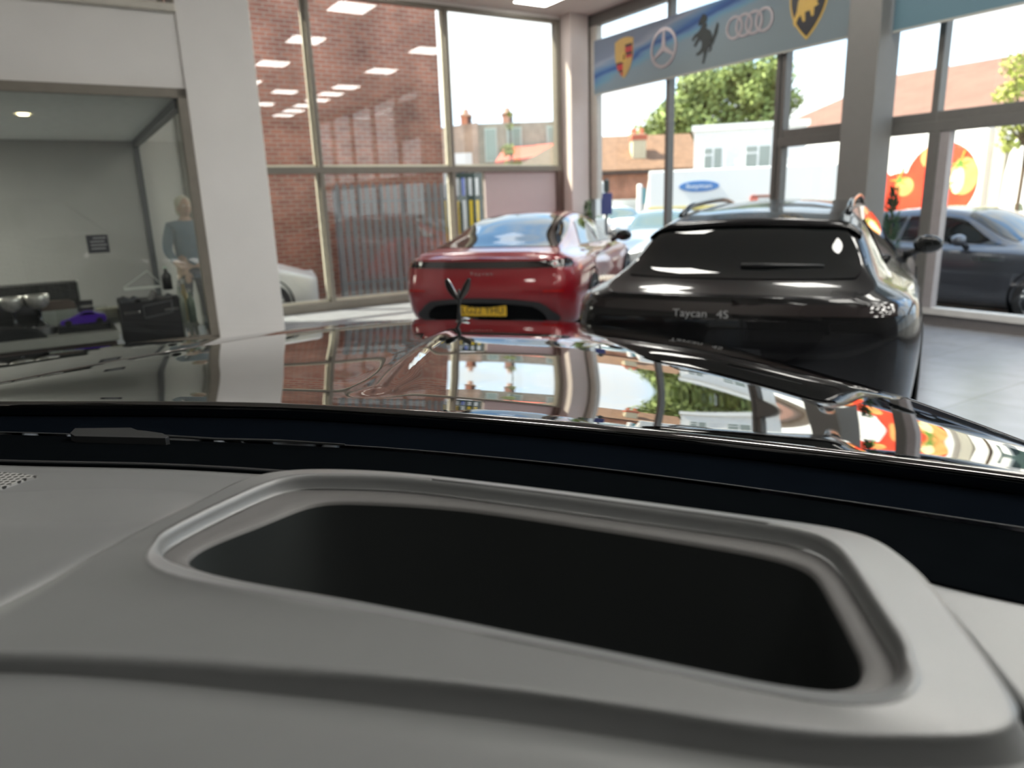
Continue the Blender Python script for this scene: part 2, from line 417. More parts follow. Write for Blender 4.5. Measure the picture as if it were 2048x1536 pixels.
for n_, (a, b) in enumerate(extra):
    o = panel(a, b); o['label'] = '%s of the unseen ceiling panel lights added to brighten the dashboard, to the right behind the car we sit in' % ('first', 'second', 'third', 'fourth', 'fifth', 'sixth', 'seventh', 'eighth', 'ninth', 'tenth', 'eleventh', 'twelfth', 'thirteenth', 'fourteenth', 'fifteenth')[n_]
#@@PART2
# ------------------------------------------------------------------ cars (x to the car's right, y forwards from the tail, z up)
class Car:
    def __init__(s, T, L=4.96, gz=None, bulge=0.07, rx=0.20, rr=0.34):
        s.T, s.L, s.gz, s.bulge, s.rx, s.rr = T, L, gz or [(0, 0.0), (2, 0.0)], bulge, rx, rr
    def ring(s, y):
        T = s.T; g = lambda k: spl(T[k], y)
        def end(d, r, x):
            if d >= r: return 0.0
            return x*(1-math.sqrt(max(0.0, 1-(1-d/r)**2)))
        W = g('W') - end(y, s.rr, s.rx) - end(s.L-y, 0.7, 0.30)
        k = W/max(0.3, g('W'))
        zsh, xb, zb, xr, zr, zt = g('zsh'), g('xb')*k, g('zb'), g('xr')*k, g('zr'), g('zt')
        zlo = 0.19
        c = [(W*.86, zlo), (W*.965, zlo+.09), (W*.995, .50), (W, (0.50+zsh)/2+0.03), (W-.035, zsh), (xb, zb), (xr, zr), (xr*.60, zt-(zt-zr)*.22), (0, zt)]
        return c
    def S(s, y, t):
        c = s.ring(min(max(y, 0), s.L)); n = len(c)-1
        t = min(max(t, 0), n); i = min(int(t), n-1); u = t-i
        p0 = c[i-1] if i > 0 else (2*c[0][0]-c[1][0], 2*c[0][1]-c[1][1])
        p1, p2 = c[i], c[i+1]
        p3 = c[i+2] if i+2 <= n else (-c[n-1][0], c[n-1][1])
        q = [0.5*(2*p1[k]+(-p0[k]+p2[k])*u+(2*p0[k]-5*p1[k]+4*p2[k]-p3[k])*u*u+(-p0[k]+3*p1[k]-3*p2[k]+p3[k])*u**3) for k in (0, 1)]
        x, z = max(0.0, q[0]), q[1]
        yy = y + spl(s.gz, z)*math.exp(-(y/0.35)**2)
        return x, yy, z
    def E(s, q, t):
        """q in [-1,1]: tail face; beyond: round the corner and along the flank (|q|-1 metres)"""
        sg = -1 if q < 0 else 1; a = abs(q)
        if a <= 1:
            x, y, z = s.S(0, t)
            return Vector((sg*a*x, y - s.bulge*(1-a*a), z))
        x, y, z = s.S(a-1, t)
        return Vector((sg*x, y, z))
    def top(s, y, v, smin=5.0):
        """v in [-1,1] across the car, from belt to belt over the top"""
        sg = -1 if v < 0 else 1; t = 8-(8-smin)*abs(v)
        x, yy, z = s.S(y, t)
        return Vector((sg*x, yy, z))
    def body(s):
        m = MB(); ys = [0, .004, .012, .03, .06, .10, .15, .21, .28, .36, .45, .55, .65, .75, .85, .95]
        y = 1.05
        while y < s.L-.7: ys.append(y); y += .10
        d = [.7, .6, .5, .4, .3, .22, .15, .1, .06, .03, .012, .003, 0]
        ys += [s.L-k for k in d]
        ts = [i/4 for i in range(33)]
        for sg in (-1, 1):
            rows = []
            for y in ys:
                r = []
                for t in ts:
                    x, yy, z = s.S(y, t)
                    if y > s.L-.9: yy -= 0.10*(1-min(1, z/0.5))*0
                    r.append((sg*x, yy, z))
                rows.append(r)
            m.grid(rows)
        xs = [-1+i/8 for i in range(17)]
        m.grid([[tuple(s.E(q, t)) for q in xs] for t in ts])
        fr = []
        for t in ts:
            x, yy, z = s.S(s.L, t)
            fr.append([(q*x, yy+0.10*(1-q*q), z) for q in xs])
        m.grid(fr)
        return m
    def patch(s, fn, nu, nv, off):
        P = [[fn(i/nu, j/nv) for j in range(nv+1)] for i in range(nu+1)]
        e = 1e-3; out = []
        for i in range(nu+1):
            r = []
            for j in range(nv+1):
                u, v = i/nu, j/nv
                a = fn(min(1, u+e), v)-fn(max(0, u-e), v); b = fn(u, min(1, v+e))-fn(u, max(0, v-e))
                n = a.cross(b)
                n = n.normalized() if n.length > 1e-12 else Vector((0, 0, 1))
                c = Vector((0, s.L*.45, .55)); 
                if n.dot(P[i][j]-c) < 0: n = -n
                r.append(P[i][j]+n*off)
            out.append(r)
        return out
def sq(u, v, k=0.0):
    """unit square to rounded square (both in [-1,1]); k = how round"""
    return u*math.sqrt(max(0, 1-k*v*v/2)), v*math.sqrt(max(0, 1-k*u*u/2))
def wheel(parent, x, y, r=0.355, wdt=0.24, sg=1, rim=silver, spokes=5):
    o = bpy.data.objects.new('wheel', None)
    m = MB(); c = (x, y, r)
    m.lathe([(r*.70, 0.0), (r*.93, 0.0), (r, -.03*sg), (r, -(wdt-.03)*sg), (r*.93, -wdt*sg), (r*.70, -wdt*sg)], 40, 'x', c)
    t = m.build('tyre', rubber, parent, local=True, smooth=False)
    m = MB(); m.lathe([(r*.72, -.004*sg), (r*.69, .004*sg), (r*.66, -.02*sg), (r*.64, -.16*sg)], 40, 'x', c)
    m.lathe([(0.001, -.012*sg), (r*.16, -.014*sg), (r*.17, -.04*sg)], 20, 'x', c)
    for k in range(spokes):
        a = 2*PI*k/spokes + .3
        for da in (-.16, .16):
            p0 = (x-.03*sg, y+math.cos(a)*r*.10, r+math.sin(a)*r*.10); p1 = (x-.012*sg, y+math.cos(a+da)*r*.68, r+math.sin(a+da)*r*.68)
            m.tube([p0, p1], [r*.06, r*.05], 6)
    m.build('rim', rim, t, local=True, smooth=False)
    m = MB(); m.lathe([(0.001, -.15*sg), (r*.66, -.15*sg)], 24, 'x', c); m.build('brake_disc', dark_chrome, t, local=True)
    COL.objects.unlink(o) if o.name in COL.objects else None
    bpy.data.objects.remove(o)
    return t
def build_car(name, org, heading, kind, paint, label, cat='car', group=None, detail=True, frame=WORLD, glassmat=None):
    """heading: clockwise angle from the frame's +y"""
    gm = glassmat or car_glass
    root = thing(name, org, frame, -rad(heading), label, cat, group)
    if kind == 'estate':
        T = dict(W=[(0,.955),(.5,.985),(1.05,.99),(2.4,.955),(3.9,.985),(4.6,.95),(4.96,.90)],
            zsh=[(0,.90),(1,.92),(2.5,.88),(3.9,.86),(4.96,.66)], zb=[(0,.95),(.3,1.0),(1,1.02),(2.5,.98),(3.7,.95),(4.2,.86),(4.96,.68)],
            xb=[(0,.80),(.3,.78),(1,.79),(2.4,.82),(3.6,.82),(4.2,.74),(4.96,.55)],
            zr=[(0,.955),(.22,1.01),(.45,1.10),(.75,1.275),(1.2,1.345),(2.2,1.375),(3.0,1.29),(3.7,1.0),(4.2,.885),(4.96,.69)],
            xr=[(0,.74),(.22,.71),(.75,.60),(1.2,.585),(2.2,.575),(3.0,.58),(3.7,.66),(4.96,.45)],
            zt=[(0,.96),(.18,1.0),(.30,1.04),(.72,1.315),(.80,1.345),(1.2,1.405),(2.2,1.45),(3.0,1.38),(3.75,1.03),(4.2,.91),(4.96,.71)])
        gz = [(.19,.20),(.40,.03),(.60,0.0),(.80,.0),(.92,.02),(1.0,.03),(1.5,.03)]
        c = Car(T, 4.96, gz); gy = (.245, .715); sy = (0.95, 3.72, 1.15, 3.05)
    elif kind == 'fastback':
        T = dict(W=[(0,.95),(.5,.98),(1.05,.985),(2.4,.945),(3.9,.98),(4.6,.94),(4.96,.90)],
            zsh=[(0,.88),(1,.90),(2.5,.85),(3.9,.84),(4.96,.62)], zb=[(0,.935),(.3,.965),(1,.98),(2.5,.93),(3.7,.91),(4.2,.82),(4.96,.64)],
            xb=[(0,.82),(.3,.80),(1,.78),(2.4,.82),(3.6,.80),(4.2,.72),(4.96,.55)],
            zr=[(0,.94),(.22,.985),(.45,1.02),(.9,1.11),(1.5,1.245),(2.3,1.305),(3.0,1.25),(3.75,.96),(4.2,.84),(4.96,.65)],
            xr=[(0,.76),(.22,.74),(.5,.68),(1.0,.62),(1.5,.585),(2.3,.56),(3.0,.57),(3.7,.66),(4.96,.45)],
            zt=[(0,.95),(.10,.985),(.22,1.0),(.42,1.035),(.9,1.165),(1.5,1.31),(1.9,1.36),(2.4,1.38),(3.0,1.33),(3.8,.98),(4.2,.87),(4.96,.67)])
        gz = [(.19,.22),(.40,.05),(.60,0.0),(.80,.04),(.92,.05),(1.0,.05),(1.5,.05)]
        c = Car(T, 4.96, gz); gy = (.40, 1.72); sy = (1.30, 3.72, 1.75, 3.0)
    else:
        T = dict(W=[(0,.90),(.5,.93),(1.05,.94),(2.4,.93),(3.9,.93),(4.6,.90),(4.8,.85)],
            zsh=[(0,.92),(1,.93),(2.5,.90),(3.9,.86),(4.8,.66)], zb=[(0,.98),(.3,1.0),(1,1.0),(2.5,.96),(3.5,.95),(4.2,.86),(4.8,.70)],
            xb=[(0,.78),(.3,.78),(1,.80),(2.4,.80),(3.5,.78),(4.2,.70),(4.8,.55)],
            zr=[(0,.985),(.22,1.02),(.7,1.05),(1.1,1.2),(1.6,1.33),(2.3,1.365),(2.8,1.32),(3.5,1.0),(4.2,.88),(4.8,.71)],
            xr=[(0,.70),(.7,.70),(1.2,.62),(1.6,.59),(2.3,.58),(2.8,.58),(3.5,.66),(4.8,.42)],
            zt=[(0,1.0),(.15,1.04),(.7,1.08),(1.1,1.24),(1.6,1.39),(2.3,1.44),(2.8,1.40),(3.55,1.04),(4.2,.92),(4.8,.73)])
        gz = [(.19,.18),(.40,.03),(.60,0.0),(.9,.02),(1.5,.02)]
        c = Car(T, 4.8, gz, bulge=.05); gy = (.74, 1.5); sy = (0.80, 3.45, 1.45, 2.80)
    L = c.L
    bd = c.body().build('body', paint, root, local=True, smooth=True)
    MB().box(-.80, .80, .25, L-.3, .17, .60).build('underbody', black_matt, root, local=True)
    # rear window
    def frear(u, v):
        U, V = sq(2*u-1, 2*v-1, .5 if kind == 'estate' else .35)
        y = gy[0]+(gy[1]-gy[0])*(U+1)/2
        return c.top(y, V*(.66 if kind == 'estate' else .70 if kind == 'saloon' else .74))
    rw = MB().grid(c.patch(frear, 18, 24, .006)).build('rear_window', gm, root, local=True, smooth=True)
    # windscreen
    ya, yb = (3.02, 3.72) if kind != 'saloon' else (2.82, 3.5)
    def fws(u, v):
        U, V = sq(2*u-1, 2*v-1, .2)
        return c.top(ya+(yb-ya)*(U+1)/2, V*.70)
    MB().grid(c.patch(fws, 12, 16, .006)).build('windscreen', gm if glassmat is None else gm, root, local=True, smooth=True)
    # side windows (front and rear pane each side)
    y0b, y1b, y0t, y1t = sy
    for sg in (-1, 1):
        for k, (f0, f1) in enumerate(((0.02, .44), (.475, .99))):
            def fsw(u, v, sg=sg, f0=f0, f1=f1):
                f = f0+(f1-f0)*u; lo = y0b+(y1b-y0b)*f; hi = y0t+(y1t-y0t)*f
                y = lo+(hi-lo)*v**1.15; t = 5.10+.76*v
                x, yy, z = c.S(y, t)
                return Vector((sg*x, yy, z))
            MB().grid(c.patch(fsw, 14, 8, .006)).build('side_window', gm, root, local=True, smooth=True)
    # wheels in black arches
    for (y, r) in ((1.03, .355), (L-1.03, .355)) if L > 4.9 else ((1.05, .335), (L-.86, .335)):
        for sg in (-1, 1):
            x = sg*(spl(c.T['W'], y)+.006)
            m = MB(); m.lathe([(0.001, -.10*sg), (r+.035, -.10*sg), (r+.035, 0), (r+.05, -.004*sg), (r+.05, -.06*sg)], 40, 'x', (x, y, r+.01))
            m.build('wheel_arch', black_matt, root, local=True, smooth=False)
            wheel(root, x+.012*sg, y, r, .24, sg, rim=dark_chrome if kind == 'fastback' else silver)
    # mirrors
    ym = 3.12 if L > 4.9 else 2.92
    for sg in (-1, 1):
        xm = spl(c.T['W'], ym)
        m = MB(); m.ell((sg*(xm+.075), ym+.03, 1.03 if kind != 'fastback' else 1.0), (.115, .085, .078), 20, 12)
        mr = m.build('mirror', black_paint if kind != 'saloon' else paint, root, local=True, smooth=True)
        m = MB(); m.tube([(sg*(xm-.10), ym+.05, .93), (sg*(xm+.02), ym+.04, .985)], [.035, .028], 10); m.build('mirror_stalk', black_plastic, mr, local=True, smooth=True)
        m = MB(); m.ell((sg*(xm+.075), ym-.052, 1.03 if kind != 'fastback' else 1.0), (.095, .008, .06), 18, 10); m.build('mirror_glass', car_glass, mr, local=True, smooth=True)
    if not detail: return root, c
    band = lambda q0, q1, t0, t1, off, nu=40, nv=4, k=0.0: MB().grid(c.patch(lambda u, v: (lambda U, V: c.E(q0+(q1-q0)*(U+1)/2, t0+(t1-t0)*(V+1)/2))(*sq(2*u-1, 2*v-1, k)), nu, nv, off))
    def tt(zz, y=0):     # ring parameter where the tail face has height zz
        lo, hi = 0.0, 5.0
        for _ in range(30):
            md = (lo+hi)/2
            if c.S(y, md)[2] < zz: lo = md
            else: hi = md
        return lo
    # full width lamp bar, wrapping round the corners
    if kind == 'estate':
        band(-1.24, 1.24, tt(.865), tt(.925), .007, 60, 4, .12).build('light_bar', lamp_black, root, local=True, smooth=True)
        band(-.88, .88, tt(.22), tt(.44), .008, 40, 6, .5).build('diffuser', black_plastic, root, local=True, smooth=True)
        band(-.30, .30, tt(.55), tt(.68), .003, 20, 4, .1).build('number_plate_recess', black_plastic, root, local=True, smooth=True)
    else:
        band(-1.20, 1.20, tt(.845), tt(.915), .008, 60, 4, .12).build('light_bar', lamp_black, root, local=True, smooth=True)
        # lower bumper insert: matt surround, darker centre, plate
        band(-1.02, 1.02, tt(.21), tt(.545), .006, 60, 8, .75).build('bumper_surround', pm('grey_plastic', (.03, .031, .033), .5), root, local=True, smooth=True)
        df = band(-.90, .90, tt(.22), tt(.495), .012, 60, 8, .75).build('diffuser', black_matt, root, local=True, smooth=True)
        pl = c.E(0, tt(.42)); 
        m = MB(); m.box(-.26, .26, pl.y-.022, pl.y-.010, .355, .468)
        p = m.build('number_plate', pm('yellow_plate', (.75, .47, .03), .5, var=.05), root, local=True, bevel=.003, label='yellow number plate with dark characters')
        text('plate_characters', 'LG22 YHU', .105, black_plastic, p, (0, pl.y-.0235, .412), (PI/2, 0, 0), .0008, .98)
        b = c.E(0, tt(.79)); text('tail_lettering', 'T a y c a n', .045, chrome, root, (0, b.y-.006, .79), (PI/2, 0, 0), .001, 1.3)
        # small reflectors
        for sg in (-1, 1):
            band(sg*.86, sg*1.04, tt(.60), tt(.625), .008, 8, 2).build('reflector', pm('red_reflector', (.4, .01, .01), .2), root, local=True)
        # spoiler lip
        m = MB(); m.grid([[tuple(c.top(y, v*.93)+Vector((0, 0, dz))) for v in [i/12-1 for i in range(25)]] for y, dz in ((.06, .001), (.10, .014), (.17, .016), (.24, .001))]); m.build('spoiler', paint, root, local=True, smooth=True)
    if kind == 'estate':
        badge = pm('badge_letters', (.34, .34, .34), .4, var=.0)
        text('tail_lettering', 'Taycan', .060, badge, root, (-.165, c.E(0, tt(.84)).y-.010, .862), (PI/2, 0, 0), .001, 1.15)
        text('tail_lettering', '4S', .060, badge, root, (.015, c.E(0, tt(.84)).y-.010, .862), (PI/2, 0, 0), .001, 1.15)
        # roof spoiler
        rows = []
        for y, dz, dy in ((.95, .002, 0), (.80, .006, 0), (.70, .016, -.03), (.70, -.004, -.03), (.74, -.012, 0)):
            rows.append([tuple(c.top(y, v*.72)+Vector((0, dy, dz))) for v in [i/12-1 for i in range(25)]])
        MB().grid(rows).build('roof_spoiler', paint, root, local=True, smooth=True)
        # roof rails
        for sg in (-1, 1):
            pts = []
            for i in range(21):
                y = 1.05+i*.095; x, yy, z = c.S(y, 6.25)
                h = .045*min(1, (i+.01)/2.5, (20.01-i)/2.5)
                pts.append((sg*x, yy, z+h))
            r = MB().tube(pts, .020, 8).build('roof_rail', dark_chrome, root, local=True, smooth=True)
        # rear wiper
        q = c.top(.36, .0); q2 = c.top(.40, .45)
        n = Vector((0, -.55, .83))
        q = c.top(.37, .04); q2 = c.top(.385, .40)
        m = MB(); m.tube([q+n*.012+Vector((-.03, 0, 0)), q+n*.016+Vector((.10, 0, 0)), q2+n*.012], [.016, .013, .006], 8)
        m.tube([c.top(.375, .16)+n*.009, q2+n*.009], .005, 6)
        m.build('rear_wiper', black_plastic, root, local=True, smooth=True)
        # seats seen through the glass are left dark; side sill trim
    return root, c

red, cR = build_car('fastback_car', (-.267, 7.42, 0), 16.8, 'fastback', red_paint, 'dark red fastback car with a yellow number plate, seen from behind')
blk, cB = build_car('estate_car', (1.19, 3.93, 0), 28.8, 'estate', black_paint, 'glossy black estate car with roof rails, seen from behind')
#@@PART3
# ------------------------------------------------------------------ the car the picture is taken from
OWN = Vector((-.30, 1.55, 0.0))
own = thing('car_interior_and_bonnet', OWN, WORLD, 0, 'car we look out of, grey dashboard in front and long glossy grey bonnet beyond', 'car')
bonnet_paint = pm('bonnet_paint', (.21, .205, .20), .02, metal=1.0, coat=0.0, var=0.0)
XK = [-60, 0, 140, 300, 420, 560, 700, 780, 830, 915, 1000, 1100, 1200, 1300, 1440, 1640, 1800, 1930, 2048, 2110]
YF = [722, 716, 697, 684, 678, 661, 648, 641, 638.5, 637, 638, 641, 650, 665, 690, 745, 790, 836, 880, 905]
YR = [(-60, 802), (0, 803), (300, 803.5), (500, 806), (800, 820), (1024, 836), (1500, 881), (2048, 946), (2110, 955)]
YC = [(-60, 778), (0, 766), (255, 717), (420, 689), (560, 667), (700, 650.5), (780, 643), (830, 639.5)]
def yf(x): return spl(list(zip(XK, YF)), x)
def yr(x): return spl(YR, x)
def yc(x): return spl(YC, x) if x < 830 else yf(x)
TK = [0, .06, .13, .25, .40, .55, .68, .80, .90, 1.0]
EK = {-60: [-2, 0, 2.2, 4.5, 6, 6, 4, 1, -2, -5], 300: [-2, 0, 2.2, 4.5, 6, 6, 4, 1, -2, -5],
      600: [-1, 1, 3.3, 6.0, 7.4, 5.2, 2.2, -1.8, -4.5, -8], 1000: [-2, .5, 3.3, 6.5, 8.0, 6.9, 3.7, -1, -4, -6],
      1350: [-1, 2, 4.2, 6.2, 7.2, 6.2, 3.3, -1, -4, -7], 1520: [-1, 1.2, 3.2, 5.2, 6.2, 4.8, 2, -1, -4, -7],
      1700: [-2, 0, 1.2, 2.8, 3.4, 2.4, .7, -1, -3, -8], 1900: [-3, -1, 0.2, 1.6, 2.3, 1.5, 0, -2, -4, -9], 2110: [-3, -1, 0, 1.2, 2, 1, -1, -3, -5, -10]}
EX = sorted(EK)
def elev(x, t):
    col = [(k, spl(list(zip(TK, EK[k])), t)) for k in EX]
    return spl(col, x)
def alpha(x, y):
    d = ray(x, y); return math.atan2(-d[2], math.hypot(d[0], d[1]))
def on_ray(x, y, rho):
    d = ray(x, y); h = math.hypot(d[0], d[1]); return CAM + d*(rho/h)
ZR = 1.213
def column(x, rows=64):
    """integrate the crown of the bonnet forwards from its rear edge along one line of sight"""
    y0, y1 = yr(x), yc(x); a = alpha(x, y0)
    rho = (EYE-ZR)/math.tan(a); z = ZR; out = [on_ray(x, y0, rho)]
    for i in range(1, rows+1):
        t = (i-.5)/rows; y = y0+(y1-y0)*i/rows
        am = alpha(x, y0+(y1-y0)*t); a = alpha(x, y)
        s = math.tan((rad(elev(x, t))-am)/2)
        r2 = (EYE - z + rho*s)/(math.tan(a)+s)
        z = EYE - r2*math.tan(a); rho = r2; out.append(on_ray(x, y, rho))
    return out, rho, z
xs = list(range(-60, 2111, 10))
bcols = []; ends = []
for x in xs:
    c_, rho, z = column(x); bcols.append(c_); ends.append((rho, z))
# smooth the far edge across the columns is not needed: the tables are smooth
def on_bonnet(x, y):
    c_ = column(x)[0]; return np.array(c_[int(round((y-yr(x))/(yc(x)-yr(x))*64))])
ridge0 = on_bonnet(733, 795)[:2]; ridge1 = on_bonnet(905, 655)[:2]
def ridge(p):
    """raised spine that runs down the bonnet to the figure on the nose"""
    d = ridge1-ridge0; L = np.linalg.norm(d); d = d/L; q = np.array(p[:2])-ridge0
    u = q@d; v = q@np.array([d[1], -d[0]])
    wd = .030 - .012*max(0, min(1, u/L))
    k = max(0.0, min(1.0, (u+.01)/.10))
    return 0.0055*k*k*(3-2*k)*math.exp(-(v/wd)**2)
bon = MB()
rows = []
under = []
for c_ in bcols:
    e0 = c_[0]; n_ = np.array([e0[0], e0[1], 0]); n_ = n_/np.linalg.norm(n_)
    pre = [tuple(e0 - n_*.004 - np.array([0, 0, .022])), tuple(e0 - n_*.0055 - np.array([0, 0, .006])), tuple(e0-n_*.003-np.array([0, 0, .0015]))]
    rows.append(pre+[tuple(p+np.array([0, 0, ridge(p)])) for p in c_])
# roll the surface over at its far side edges (right of the crease the paint turns down)
for i, x in enumerate(xs):
    p = np.array(bcols[i][-1]); n_ = np.array([p[0], p[1], 0]); n_ = n_/np.linalg.norm(n_)
    if x >= 830:
        for d, dz in ((.02, -.006), (.045, -.020), (.065, -.045), (.08, -.09), (.09, -.18), (.10, -.40), (.10, -.85)):
            rows[i].append(tuple(p+n_*d+np.array([0, 0, dz])))
    else:
        for d, dz in ((.002, -.002), (.003, -.006), (.003, -.012), (.003, -.018), (.003, -.024), (.003, -.03), (.003, -.036)):
            rows[i].append(tuple(p+n_*d+np.array([0, 0, dz])))
bon.grid(rows)
bn = bon.build('bonnet', bonnet_paint, own, frame=WORLD, smooth=True)
# left front wing beyond the shut line
fen = MB(); rows = []
fx = [x for x in xs if x <= 836]
for x in fx:
    i = xs.index(x); rho, z = ends[i]; y0, y1 = yc(x), yf(x); r = []
    rho += .0045; z -= .0005; y0b = y0
    n = 22
    z = EYE-rho*math.tan(alpha(x, y0b)); r.append(on_ray(x, y0b, rho)-np.array([0, 0, .012])); r.append(on_ray(x, y0b, rho))
    for k in range(1, n+1):
        t = (k-.5)/n; y = y0+(y1-y0)*k/n
        am = alpha(x, y0+(y1-y0)*t); a = alpha(x, y)
        ev = 2.5-7.5*t-1.0*t**3
        s = math.tan((rad(ev)-am)/2)
        r2 = (EYE-z+rho*s)/(math.tan(a)+s); z = EYE-r2*math.tan(a); rho = r2; r.append(on_ray(x, y, rho))
    p = r[-1]; n_ = np.array([p[0], p[1], 0]); n_ = n_/np.linalg.norm(n_)
    for d, dz in ((.02, -.005), (.05, -.018), (.08, -.045), (.10, -.09), (.115, -.18), (.12, -.40), (.12, -.85)):
        r.append(p+n_*d+np.array([0, 0, dz]))
    rows.append([tuple(q) for q in r])
fen.grid(rows).build('front_wing', bonnet_paint, own, frame=WORLD, smooth=True)
MB().box(-1.1, .55, .9, 1.75, .18, .85).build('underbody', black_matt, own, frame=WORLD)
# winged figure standing on the nose of the bonnet
pb = np.array(bcols[min(range(len(xs)), key=lambda i: abs(xs[i]-917))][-3]); pb = Vector(pb)
orn_chrome = pm('polished_steel', (.30, .31, .32), .10, metal=1.0, var=0)
m = MB(); m.lathe([(.001, .006), (.020, .006), (.024, .002), (.024, -.012)], 20, 'z', tuple(pb+Vector((.004, .0, .0))))
m.ell(tuple(pb+Vector((.016, .004, .010))), (.030, .018, .006), 16, 8)
orn = m.build('bonnet_figure', orn_chrome, own, frame=WORLD, smooth=True, label='small winged metal figure standing on the nose')
U = 1.0
k = .112/.115
blk_steel = pm('black_steel', (.006, .007, .008), .30, var=0)
FS = 1.62
body = [(0, 0, -.004, .0105), (-.001, 0, .012, .0085), (-.001, .001, .030, .0068), (0, .002, .042, .0056), (0, .003, .054, .0070), (.0, .006, .064, .0078), (.0, .010, .072, .0048), (.0, .012, .079, .0058), (.0, .013, .086, .0035)]
m = MB(); m.tube([pb+Vector((x, y, z))*FS for x, y, z, r in body], [r*1.15 for *_, r in body], 12)
m.build('gown', blk_steel, orn, frame=WORLD, smooth=True)
for sg in (-1, 1):
    m = MB(); rows = []
    tip = Vector((sg*.031, -.012, .116)); base_ = Vector((sg*.003, .002, .060))
    for i in range(13):
        t = i/12; c0 = base_.lerp(tip, t)+Vector((sg*.003*math.sin(PI*t), 0, 0))
        wd = .0102*max(.02, math.sin(PI*(.10+.84*t)))**.6
        ax = Vector((.90, .25*sg, -.34*sg)).normalized(); nn = Vector((0, 1, 0))
        rows.append([pb+(c0+ax*(wd*math.cos(2*PI*j/12))+nn*(.0022*math.sin(2*PI*j/12)+.003*math.cos(2*PI*j/12)**2))*FS for j in range(12)])
    m.grid(rows, True); m.f.append(tuple(range(12))); m.f.append(tuple(12*12+j for j in range(12)))
    wg = m.build('wing', blk_steel, orn, frame=WORLD, smooth=True)
    m = MB(); m.tube([pb+(base_.lerp(tip, t)+Vector((-.0035+.0 if sg > 0 else .0045, -.004, .001+.004*t)))*FS for t in (.15, .4, .7, .95)], [.0024, .0030, .0030, .0018], 8)
    if sg < 0: m.build('wing_highlight', chrome, wg, frame=WORLD, smooth=True, label='chrome strip in place of the highlight on the left wing')  # highlight on the left wing, made as a chrome strip
# black cowl between bonnet and dash
DB = [(-200, 912), (0, 931), (300, 938), (600, 955), (1024, 1003), (1640, 1090), (1850, 1165), (2048, 1212), (2250, 1260)]
def ydb(x): return spl(DB, x)
FRIT = [(-200, 858), (0, 864), (175, 869), (700, 891), (1024, 918), (1400, 962), (2048, 1056), (2250, 1088)]
cowl_m = dull('cowl_black', (.0022, .0032, .0050))
m1 = MB(); m2 = MB(); ra, rb = [], []
for x in range(-300, 2381, 40):
    e0 = np.array(column(max(-60, min(2110, x)), 1)[0][0]) if -60 <= x <= 2110 else None
    a0 = yr(x) if -60 <= x <= 2110 else (802 if x < 0 else 955+(x-2110)*.13)
    rho = (EYE-(ZR-.024))/math.tan(alpha(x, a0-6)); p0 = on_ray(x, a0-6, rho)
    rho = (EYE-1.196)/math.tan(alpha(x, spl(FRIT, x))); p1 = on_ray(x, spl(FRIT, x), rho)
    ra.append([tuple(p0), tuple(p0*.5+p1*.5-np.array([0, 0, .004])), tuple(p1)])
    q1 = p1+np.array([0, 0, -.004])
    p2 = atz(x, ydb(x)-7, 1.238); p3 = atz(x, ydb(x)+10, 1.215)
    rb.append([tuple(q1), tuple(np.array(p2)*.93+q1*.07-np.array([0, 0, .012])), tuple(p2), tuple(p3)])
m1.grid(ra).build('cowl', cowl_m, own, frame=WORLD, smooth=True)
m2.grid(rb).build('windscreen_shroud', black_matt, own, frame=WORLD, smooth=True)
# thin dark bead lines and a parked wiper on the cowl
def strip(pts, z, r, name, mat, n=6, parent=own):
    return MB().tube([atz(x, y, z) for x, y in pts], r, n).build(name, mat, parent, frame=WORLD, smooth=True)
strip([(x, spl(FRIT, x)) for x in range(-200, 2200, 60)], 1.1985, .0008, 'windscreen_seal', pm('seal_grey', (.035, .037, .04), .6))
strip([(x, ydb(x)-10) for x in range(-200, 640, 40)], 1.243, .0012, 'rear_seal', pm('seal_dark', (.03, .03, .032), .5))
wz = 1.2035
m = MB()
wp = [(140, 866), (150, 856), (262, 855), (275, 860), (290, 861), (325, 866), (338, 873), (330, 876), (150, 872)]
q0 = [atz(x, y, wz+.004) for x, y in wp]; q1 = [np.array(p)-np.array([0, 0, .012]) for p in q0]
n_ = len(wp); m.add(q0+q1, [tuple(range(n_)), tuple(range(2*n_-1, n_-1, -1))]+[(i, (i+1) % n_, n_+(i+1) % n_, n_+i) for i in range(n_)])
m.tube([atz(330, 872, wz), atz(430, 878, wz), atz(560, 881, wz), atz(690, 889, wz)], [.0022, .0020, .0018, .0012], 6)
m.build('wiper', pm('wiper_black', (.012, .013, .014), .5), own, frame=WORLD, bevel=.0008)
# windscreen pane rising over the camera
rows = []
for x in range(-900, 2901, 100):
    xx = max(-250, min(2250, x))
    b0 = np.array(atz(xx, spl(FRIT, xx)+6, 1.197)); b0[0] += (x-xx)*.0007
    r = []
    for k in range(9):
        t = k/8; r.append(tuple(b0 + np.array([0, -.66*t, .43*t-.05*t*(1-t)*-1])))
    rows.append(r)
MB().grid(rows).build('windscreen', glass('windscreen_glass', (.97, .985, .975), refl=.10), own, frame=WORLD, smooth=True)

